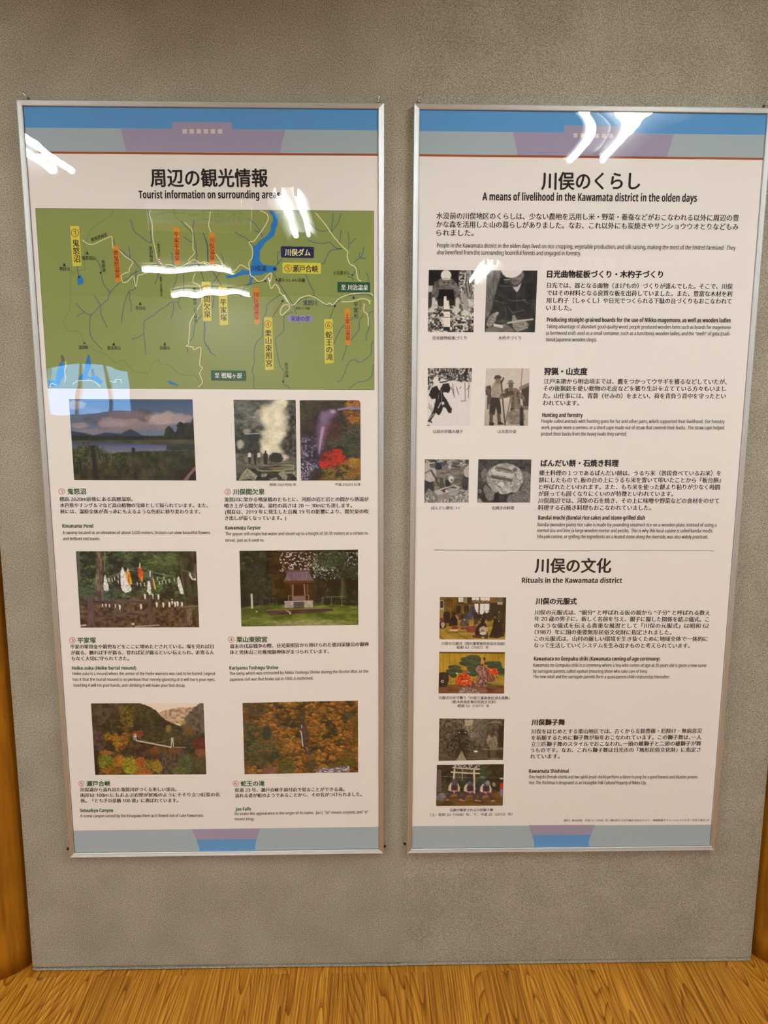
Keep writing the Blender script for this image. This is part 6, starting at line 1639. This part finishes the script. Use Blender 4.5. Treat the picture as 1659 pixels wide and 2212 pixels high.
def photo_dance():
    p = Pic('I1', (337, 953), (1320, 958), (1306, 1578), (325, 1573), 'colour photograph of a costumed dancer before a painted pine', sheetR, oR, 15)
    p.fill(p.tex(200, [C(158, 122, 30), C(176, 140, 40), C(186, 150, 50)], 1, 3))
    for x in (395, 490, 570, 655, 745, 1020, 1130, 1225):
        p.line([(x, 980), (x + 14, 1440)], 7, C(112, 84, 20), 8, .7)
    p.poly([(330, 950), (1325, 950), (1322, 985), (330, 975)], C(96, 62, 22), 10)
    g = p.tex(40, [C(34, 54, 38), C(52, 72, 52), C(66, 84, 60)], 2, 3, 2, .6)
    gd = C(24, 40, 30)
    for (x, y, rx, ry) in ((845, 1030, 100, 34), (760, 1062, 100, 34), (900, 1070, 90, 36), (720, 1120, 84, 32), (850, 1125, 130, 44), (770, 1150, 80, 20), (1000, 1060, 30, 26), (560, 1180, 90, 30), (640, 1188, 20, 14), (530, 1236, 96, 26), (630, 1240, 80, 24), (550, 1300, 50, 36), (840, 1190, 90, 44), (840, 1250, 110, 44), (850, 1290, 70, 28), (1110, 1120, 110, 30), (1210, 1130, 60, 40), (1170, 1170, 110, 32), (1260, 1220, 60, 30), (1270, 1270, 60, 40), (470, 1270, 40, 30)):
        p.ell(x, y + 5, rx, ry, gd, .12); p.ell(x, y, rx * .98, ry * .94, g, .12)
    p.line([(810, 1060), (830, 1140)], 8, C(130, 104, 60), 5, .6); p.line([(500, 1410), (570, 1390)], 12, C(90, 78, 30), 8, .8)
    p.poly([(326, 1440), (560, 1445), (1040, 1420), (1312, 1460), (1308, 1580), (324, 1578)], p.tex(60, [C(80, 48, 26), C(112, 70, 42), C(126, 82, 52)], 3, 3, 3, .5), 14); p.ell(1150, 1445, 130, 24, C(84, 92, 40), .6, .8); p.poly([(1110, 1400), (1160, 1280), (1300, 1290), (1300, 1460), (1120, 1450)], C(160, 132, 58), 30, .5)
    p.poly([(336, 1265), (400, 1255), (470, 1270), (484, 1340), (480, 1400), (440, 1480), (332, 1480)], p.tex(30, [C(24, 20, 18), C(52, 42, 36)], 4), 8); p.ell(386, 1395, 20, 22, C(214, 204, 190), .2); p.ell(388, 1396, 12, 13, C(90, 60, 50), .3)
    red = p.tex(22, [C(150, 32, 16), C(206, 64, 18), C(222, 100, 30)], 5, 3)
    p.poly([(566, 1440), (600, 1340), (650, 1290), (740, 1270), (800, 1330), (820, 1440), (700, 1460), (640, 1440)], red, 8, 1, 6); p.ell(720, 1265, 36, 32, C(170, 76, 44), .3); p.ell(734, 1240, 30, 14, C(130, 84, 60), .4); p.ell(602, 1276, 11, 12, C(220, 214, 206), .3); p.line([(680, 1392), (760, 1384)], 12, C(222, 190, 150), 8); p.line([(760, 1250), (790, 1270)], 8, C(200, 190, 180), 5)
    pk = p.tex(34, [C(92, 52, 50), C(150, 104, 98), C(184, 144, 136), C(120, 74, 70)], 6, 3, .8, 1.2, 2.8)
    p.poly([(880, 1180), (930, 1160), (975, 1170), (1010, 1160), (1070, 1200), (1160, 1330), (1190, 1370), (1140, 1410), (1060, 1400), (1040, 1470), (960, 1475), (880, 1470), (890, 1320), (920, 1280), (880, 1230)], pk, 8, 1, 6)
    p.poly([(1040, 1200), (1080, 1200), (1180, 1350), (1150, 1400), (1050, 1390)], p.tex(20, [C(94, 50, 44), C(140, 92, 72)], 7, 3, .5, 2), 8)
    for q in ([(900, 1260), (1000, 1400)], [(960, 1180), (1000, 1330)], [(1000, 1420), (1060, 1180)], [(890, 1380), (960, 1470)]):
        p.line(q, 9, C(84, 44, 46), 7, .8)
    p.line([(1030, 1160), (1130, 1350)], 7, C(196, 156, 90), 5); p.line([(1060, 1190), (1160, 1330)], 6, C(180, 140, 80), 5)
    p.ell(982, 1115, 30, 38, C(190, 116, 70), .15); p.poly([(960, 1090), (966, 1045), (985, 1035), (996, 1060), (1004, 1095)], C(196, 140, 90), 6); p.ell(982, 1108, 20, 16, C(214, 130, 80), .4); p.poly([(955, 1140), (1010, 1140), (990, 1170), (970, 1168)], C(60, 46, 40), 6)
    p.ell(1130, 1240, 66, 46, p.tex(20, [C(190, 40, 16), C(224, 84, 26)], 8, 2), .2, 1, .15); p.ell(1180, 1275, 36, 30, C(200, 60, 20), .3); p.ell(1108, 1225, 14, 10, C(226, 180, 100), .4)
    p.line([(1190, 1320), (1215, 1350)], 12, C(60, 50, 30), 6)
    p.poly([(812, 1400), (850, 1390), (868, 1470), (820, 1480)], C(120, 50, 70), 8, .9); p.line([(818, 1310), (808, 1470)], 8, C(200, 150, 110), 6, .8)
    p.poly([(620, 1578), (660, 1500), (720, 1460), (800, 1490), (900, 1520), (960, 1580)], p.tex(18, [C(112, 84, 80), C(150, 122, 114), C(186, 160, 152)], 9, 3), 10, .95, 8)
    p.ell(1000, 1540, 60, 40, C(140, 96, 80), .5, .8, .2)
    return p.finish(5)


def photo_lions_old():
    p = Pic('J1', (318, 143), (1233, 150), (1213, 727), (307, 738), 'old brown photograph of lion dancers by a wood', sheetR, oR, 16)
    p.fill(p.tex(26, [C(44, 40, 32), C(78, 72, 58), C(112, 104, 86)], 1, 5))
    p.poly([(680, 150), (1000, 150), (980, 250), (860, 420), (700, 440), (640, 300)], p.tex(22, [C(74, 70, 58), C(124, 116, 96), C(160, 150, 124)], 2, 4), 50, .8)
    for x in (480, 520, 590, 610, 640):
        p.line([(x, 150), (x + 10, 330)], 8, C(150, 140, 114), 8, .45)
    p.poly([(676, 165), (790, 160), (790, 225), (740, 250), (680, 250)], C(176, 162, 124), 10, .9, 5); p.poly([(1020, 185), (1200, 190), (1180, 215), (1030, 200)], C(160, 148, 118), 12, .7, 6)
    p.poly([(800, 200), (1000, 160), (980, 480), (840, 520)], p.tex(14, [C(66, 64, 56), C(120, 114, 98)], 3, 4, .5, 1.5), 50, .8)
    p.poly([(1150, 250), (1232, 250), (1220, 560), (1140, 540)], C(28, 25, 22), 30, .9)
    p.poly([(308, 600), (560, 620), (900, 560), (1215, 580), (1213, 740), (306, 740)], p.tex(24, [C(60, 54, 44), C(96, 88, 70)], 4, 4, 3, .7), 24, .9)
    dk = p.tex(22, [C(24, 21, 18), C(50, 45, 37), C(96, 88, 72)], 5, 4)
    p.poly([(400, 600), (430, 470), (500, 400), (560, 360), (580, 310), (700, 310), (730, 380), (770, 470), (760, 600), (700, 690), (560, 700), (470, 680)], dk, 12, 1, 10)
    p.poly([(570, 320), (600, 296), (660, 296), (705, 330), (690, 380), (580, 370)], C(26, 23, 22), 8); p.poly([(580, 334), (606, 338), (600, 350)], C(216, 206, 186), 4); p.poly([(670, 340), (698, 334), (690, 350)], C(216, 206, 186), 4)
    for q in ([(440, 480), (480, 430)], [(540, 430), (560, 410)], [(620, 420), (640, 440)], [(660, 490), (700, 470)], [(540, 540), (590, 560)], [(430, 590), (460, 560)], [(510, 520), (530, 500)], [(720, 530), (745, 520)]):
        p.line(q, 7, C(146, 134, 110), 7, .7)
    p.poly([(590, 480), (680, 480), (700, 690), (550, 690)], C(32, 28, 24), 14, .8)
    p.line([(486, 640), (480, 736)], 18, C(90, 80, 62), 8, .8); p.line([(520, 640), (522, 736)], 16, C(70, 62, 50), 8, .8)
    p.poly([(634, 592), (700, 738), (552, 738)], p.tex(24, [C(130, 120, 94), C(160, 148, 120)], 6, 3, .5, 2), 6); p.ell(830, 606, 28, 14, C(220, 210, 186), .2)
    p.poly([(980, 450), (1010, 390), (1030, 370), (1100, 375), (1130, 430), (1140, 560), (1060, 590), (1000, 560)], p.tex(30, [C(84, 76, 60), C(140, 128, 102)], 7, 3, .6, 2), 10); p.ell(1062, 368, 34, 36, C(56, 50, 42), .2); p.poly([(985, 440), (1010, 380), (1035, 372), (1020, 470)], C(160, 148, 122), 10, .8); p.poly([(1080, 376), (1120, 400), (1138, 500), (1100, 480)], C(154, 142, 116), 10, .8)
    p.line([(1010, 560), (1016, 680)], 34, C(40, 35, 28), 8); p.line([(1060, 590), (1070, 660)], 16, C(84, 74, 56), 8); p.line([(940, 575), (1080, 580), (1210, 560)], 18, C(130, 122, 104), 10, .8); p.ell(1170, 640, 60, 50, C(40, 36, 30), .5, .8, .2); p.line([(1010, 720), (1140, 705)], 8, C(160, 150, 130), 8, .7)
    return p.finish(6)


def photo_lions_new():
    p = Pic('J1', (285, 795), (1227, 784), (1209, 1367), (273, 1373), 'colour photograph of three lion dancers before a white shrine gate', sheetR, oR, 17)
    p.fill(p.forest(34, [C(20, 16, 12), C(36, 34, 22), C(54, 60, 38), C(70, 80, 54)], 1, .4))
    p.specks(18, .56, C(206, 200, 200), 2, (520, 795, 880, 850), .06, .9); p.specks(14, .62, C(150, 156, 150), 3, (540, 850, 780, 900), .06, .7)
    p.poly([(286, 795), (510, 795), (470, 860), (380, 900), (290, 880)], C(52, 40, 32), 16, .9)
    p.ell(930, 900, 70, 90, p.forest(24, [C(44, 64, 40), C(84, 106, 74)], 4, .5), .6, .8, .4); p.ell(930, 970, 40, 20, C(110, 130, 100), .6, .8, .3); p.poly([(1020, 790), (1228, 785), (1220, 1000), (1060, 960)], p.tex(30, [C(26, 26, 18), C(54, 56, 36)], 5), 30, .8); p.ell(660, 1050, 60, 70, p.forest(22, [C(40, 56, 36), C(80, 100, 60)], 6, .5), .6, .7, .4); p.ell(870, 1040, 60, 60, C(50, 72, 44), .8, .6, .4)
    p.poly([(284, 1190), (500, 1190), (900, 1180), (1212, 1170), (1208, 1372), (272, 1376)], p.tex(50, [C(66, 44, 18), C(96, 66, 30), C(112, 82, 42)], 7, 3, 3, .5), 14)
    p.poly([(286, 870), (345, 860), (352, 1170), (284, 1180)], C(92, 80, 82), 8); p.ell(345, 1245, 70, 56, p.tex(18, [C(76, 74, 80), C(130, 126, 134)], 8), .25, 1, .12); p.poly([(1130, 1170), (1180, 1160), (1170, 1260), (1120, 1250)], C(110, 80, 44), 10)
    to = C(214, 196, 174)
    p.poly([(520, 850), (542, 850), (536, 1000), (512, 1004)], to, 5); p.poly([(794, 866), (822, 866), (822, 1200), (800, 1200)], to * .95, 5)
    p.line([(506, 834), (640, 846), (886, 858)], 15, to, 5); p.line([(506, 820), (640, 834), (886, 846)], 6, to * .7, 5); p.line([(488, 898), (660, 908), (880, 916)], 20, to * .96, 5); p.line([(640, 850), (642, 1010)], 8, to * .9, 4)
    p.line([(350, 955), (560, 966), (880, 978)], 6, C(170, 160, 140), 4, .8); p.line([(930, 975), (1214, 976)], 5, C(150, 146, 130), 4, .7)
    for x, y in ((530, 1060), (750, 1070), (975, 1075)):
        lt = p.tex(20, [C(184, 166, 142), C(222, 206, 186)], 9, 3)
        p.poly([(x - 90, y + 90), (x - 78, y + 30), (x - 50, y - 10), (x - 20, y - 24), (x + 30, y - 24), (x + 60, y + 10), (x + 80, y + 60), (x + 70, y + 110), (x + 40, y + 110), (x + 20, y + 40), (x - 20, y + 40), (x - 40, y + 110)], lt, 7)
        p.ell(x - 36, y + 60, 12, 56, C(120, 40, 40), .3, .9); p.ell(x + 40, y + 60, 12, 56, C(120, 40, 40), .3, .9)
        p.ell(x + 2, y + 48, 38, 48, C(40, 38, 52), .2); p.ell(x + 6, y - 18, 42, 40, C(66, 66, 80), .2); p.ell(x - 4, y - 26, 22, 12, C(120, 118, 128), .5, .7)
        p.poly([(x - 46, y + 96), (x + 38, y + 92), (x + 36, y + 128), (x - 44, y + 132)], p.tex(8, [C(150, 50, 40), C(210, 180, 160)], 10, 2, .4, 3, 3), 5)
        nv = C(58, 54, 74)
        p.line([(x - 30, y + 130), (x - 70, y + 150), (x - 96, y + 220)], 40, nv, 8); p.line([(x + 30, y + 130), (x + 60, y + 150), (x + 76, y + 210)], 40, nv, 8); p.ell(x - 94, y + 226, 26, 10, C(190, 110, 60), .4); p.ell(x + 96, y + 226, 30, 10, C(200, 130, 80), .4); p.poly([(x - 40, y + 150), (x + 30, y + 146), (x + 40, y + 176), (x - 60, y + 186)], C(170, 110, 60), 12, .7)
    for x in (520, 545):
        p.line([(x, 1040), (x + 8, 985)], 10, C(50, 48, 56), 6)
    p.ell(765, 1000, 36, 40, C(44, 40, 40), .6, .8, .4); p.ell(1000, 1045, 30, 36, C(150, 150, 156), .4, .8, .3); p.ell(1085, 1070, 26, 34, C(170, 156, 130), .4, .8, .3); p.ell(860, 1150, 34, 60, C(44, 44, 70), .5, .8, .2)
    p.poly([(1170, 1060), (1200, 1040), (1222, 1060), (1216, 1160), (1172, 1150)], C(176, 44, 36), 6); p.ell(1196, 1015, 24, 22, C(40, 30, 30), .3); p.ell(1196, 988, 28, 10, C(210, 200, 190), .4); p.poly([(1172, 1140), (1216, 1140), (1206, 1240), (1176, 1230)], C(130, 120, 140), 6)
    return p.finish(6)


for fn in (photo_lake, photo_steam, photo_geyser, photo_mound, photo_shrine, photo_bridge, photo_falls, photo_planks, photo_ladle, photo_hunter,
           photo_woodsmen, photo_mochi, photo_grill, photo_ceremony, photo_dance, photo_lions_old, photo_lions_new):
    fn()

# ------------------------------------------------------------------ frames, cover films, fittings
make_frame(PL, oL, posterL)
make_frame(PR, oR, posterR)
film(PL, oL, posterL, 11, [(0.16, -0.60, 0.22, 0.16, 0.00016, 26, 16, 0.0)],
     bulge=[(0.345, -0.385, 0.20, 0.09, (-0.0003, 0.00247, 0.02072, 0.01562, 0.04742, -0.0205, -0.04225))])
film(PR, oR, posterR, 57, [(0.70, -0.10, 0.08, 0.10, 0.00012, 45, 30, 0.2)], twist=[(0.5196, 0.2128, 0.0185, -0.0019, 0.035, -0.0124)])


def unproj(px, py, y):
    return on_plane(np.array([px]), np.array([py]), y)[0]


def hanger(P, u, root, origin, lean):
    """wire triangle on the frame's top edge, leaning back to the hook"""
    q = [P(u - 0.0058, 0.0004, 0.009), P(u + 0.0058, 0.0004, 0.009), P(u + lean, 0.0092, 0.013)]
    pts = []
    for i in range(3):
        a, b = Vector(q[i]), Vector(q[(i + 1) % 3])
        for t in (0.12, 0.5, 0.88):
            pts.append(a.lerp(b, t) - Vector(origin))
    b = MB(); b.tube(pts, 0.0011, 8, closed=True)
    b.build('hanger_ring', M_CHROME, root, smooth=True)


def wall_hook(x, z, tilt, label):
    pts = [(0, 0.0, 0), (0, -0.006, -0.0005), (0, -0.0105, 0.0004), (tilt * 0.2, -0.0125, 0.003), (tilt * 0.7, -0.013, 0.0075), (tilt, -0.0122, 0.0125)]
    b = MB(); b.tube(pts, [0.0014, 0.0014, 0.0014, 0.0013, 0.0012, 0.0009], 10)
    e = thing('wall_hook', label, 'hook', (x, WALLY, z), 'small hooks holding the posters')
    b.build('hook_wire', M_CHROME, e, smooth=True)
    b = MB(); b.tube([(0, 0.0002, 0), (0, -0.0016, 0)], 0.0034, 14)
    b.build('rosette', M_DARK, e, smooth=False)


for (P, root, org, u, px, py, tilt, label) in (
        (PL, posterL, oL, 0.0165, 49, 207, -0.004, 'tiny chrome wall hook above the left top corner of the map poster'),
        (PL, posterL, oL, FRW - 0.0115, 819.5, 215, 0.0015, 'tiny chrome wall hook above the right top corner of the map poster'),
        (PR, posterR, oR, 0.0105, 904.5, 216, 0.001, 'tiny chrome wall hook above the left top corner of the text poster'),
        (PR, posterR, oR, FRW - 0.0125, 1657, 222, 0.003, 'tiny chrome wall hook above the right top corner of the text poster')):
    q = P(u, 0.0085, 0)
    hanger(P, u, root, org, 0.0)
    wall_hook(q[0], q[2], tilt, label)


def screw_hook(px, py, s, label):
    p = unproj(px, py, 0.010)
    e = thing('screw_hook', label, 'hook', (p[0], WALLY, p[2]), 'small screws beside the lower corners')
    b = MB(); b.tube([(0, 0, 0), (0, -0.010, 0), (-0.0008 * s, -0.013, 0.002), (-0.002 * s, -0.0145, 0.0045)], [0.0014, 0.0014, 0.0014, 0.0011], 10)
    b.build('hook_wire', M_CHROME, e, smooth=True)
    b = MB(); b.tube([(0, 0.0002, 0), (0, -0.0015, 0)], 0.0032, 14)
    b.build('rosette', M_DARK, e)


screw_hook(144, 1838, 1, 'tiny chrome screw hook beside the lower left corner of the map poster')
screw_hook(831.5, 1832.5, -0.3, 'tiny chrome screw hook beside the lower right corner of the map poster')
screw_hook(874.5, 1827, 1, 'tiny chrome screw hook beside the lower left corner of the text poster')

for root, org, pts in ((posterL, oL, ((159.5, 1842.5), (818, 1830.5))), (posterR, oR, ((888.5, 1833), (1535.5, 1828)))):
    for px, py in pts:
        p = unproj(px, py, 0.0)
        b = MB(); b.tube([(0, 0.004, 0), (0, -0.0008, 0), (0, -0.0016, 0)], [0.0012, 0.0012, 0.0006], 10)
        ob = b.build('corner_pin', M_CHROME, root, smooth=True)
        ob.location = Vector(p) - Vector(org)

SIGNTEXT = {t: glyphs(t) for t in ('休憩コーナー', 'デジタル展示')}
bpy.data.objects.remove(_tobj)
bpy.data.curves.remove(_tcurve)

# ------------------------------------------------------------------ room behind the camera, seen only in the film's reflections
e = thing('log_stool', 'low orange-brown log stool standing behind the camera', 'stool', (-0.56, -3.7, 0))
b = MB(); b.tube([(0, 0, 0.0), (0, 0, 0.02), (0, 0, 0.3), (0, 0, 0.345)], [0.165, 0.172, 0.168, 0.166], 32); b.build('trunk', M_STOOL, e, smooth=False)
b = MB(); b.tube([(0, 0, 0.345), (0, 0, 0.357), (0, 0, 0.37)], [0.172, 0.174, 0.168], 32); b.build('seat', M_STOOL, e)


def hanging_sign(x0, x1, y, z0, z1, label, text, size):
    cx = (x0 + x1) / 2
    e = thing('hanging_sign', label, 'sign', (cx, y, z0))
    b = MB(); b.box(x0 - cx, x1 - cx, -0.012, 0.012, 0, z1 - z0); b.build('board', M_SIGN, e)
    b = MB(); b.box(x0 - cx, x1 - cx, 0.0122, 0.0128, 0, (z1 - z0) * 0.28); b.build('stripe', M_ORANGE, e)
    for s in (-1, 1):
        b = MB(); p = s * (x1 - x0) * 0.4; b.tube([(p, 0, z1 - z0), (p, 0, CEIL - z0)], 0.003, 8); b.build('rod', M_CHROME, e)
    co, tr = SIGNTEXT[text]
    wd = co[:, 0].max() - co[:, 0].min()
    P = np.stack([-(co[:, 0] - co[:, 0].min() - wd / 2) * size, np.full(len(co), 0.0126), (z1 - z0) * 0.62 + (co[:, 1] - 0.36) * size], 1)
    big_mesh('lettering', P, tr, [INK], e)


M_SIGN = new_mat('white sign board', (0.72, 0.78, 0.82), 0.5)
M_ORANGE = new_mat('orange stripe', (0.75, 0.30, 0.04), 0.5)
hanging_sign(-1.145, -0.60, -2.45, 2.345, 2.475, 'white hanging sign with orange stripe behind the camera, left one', '休憩コーナー', 0.078)
hanging_sign(1.17, 1.67, -3.5, 2.275, 2.39, 'white hanging sign with orange stripe behind the camera, right one', 'デジタル展示', 0.07)
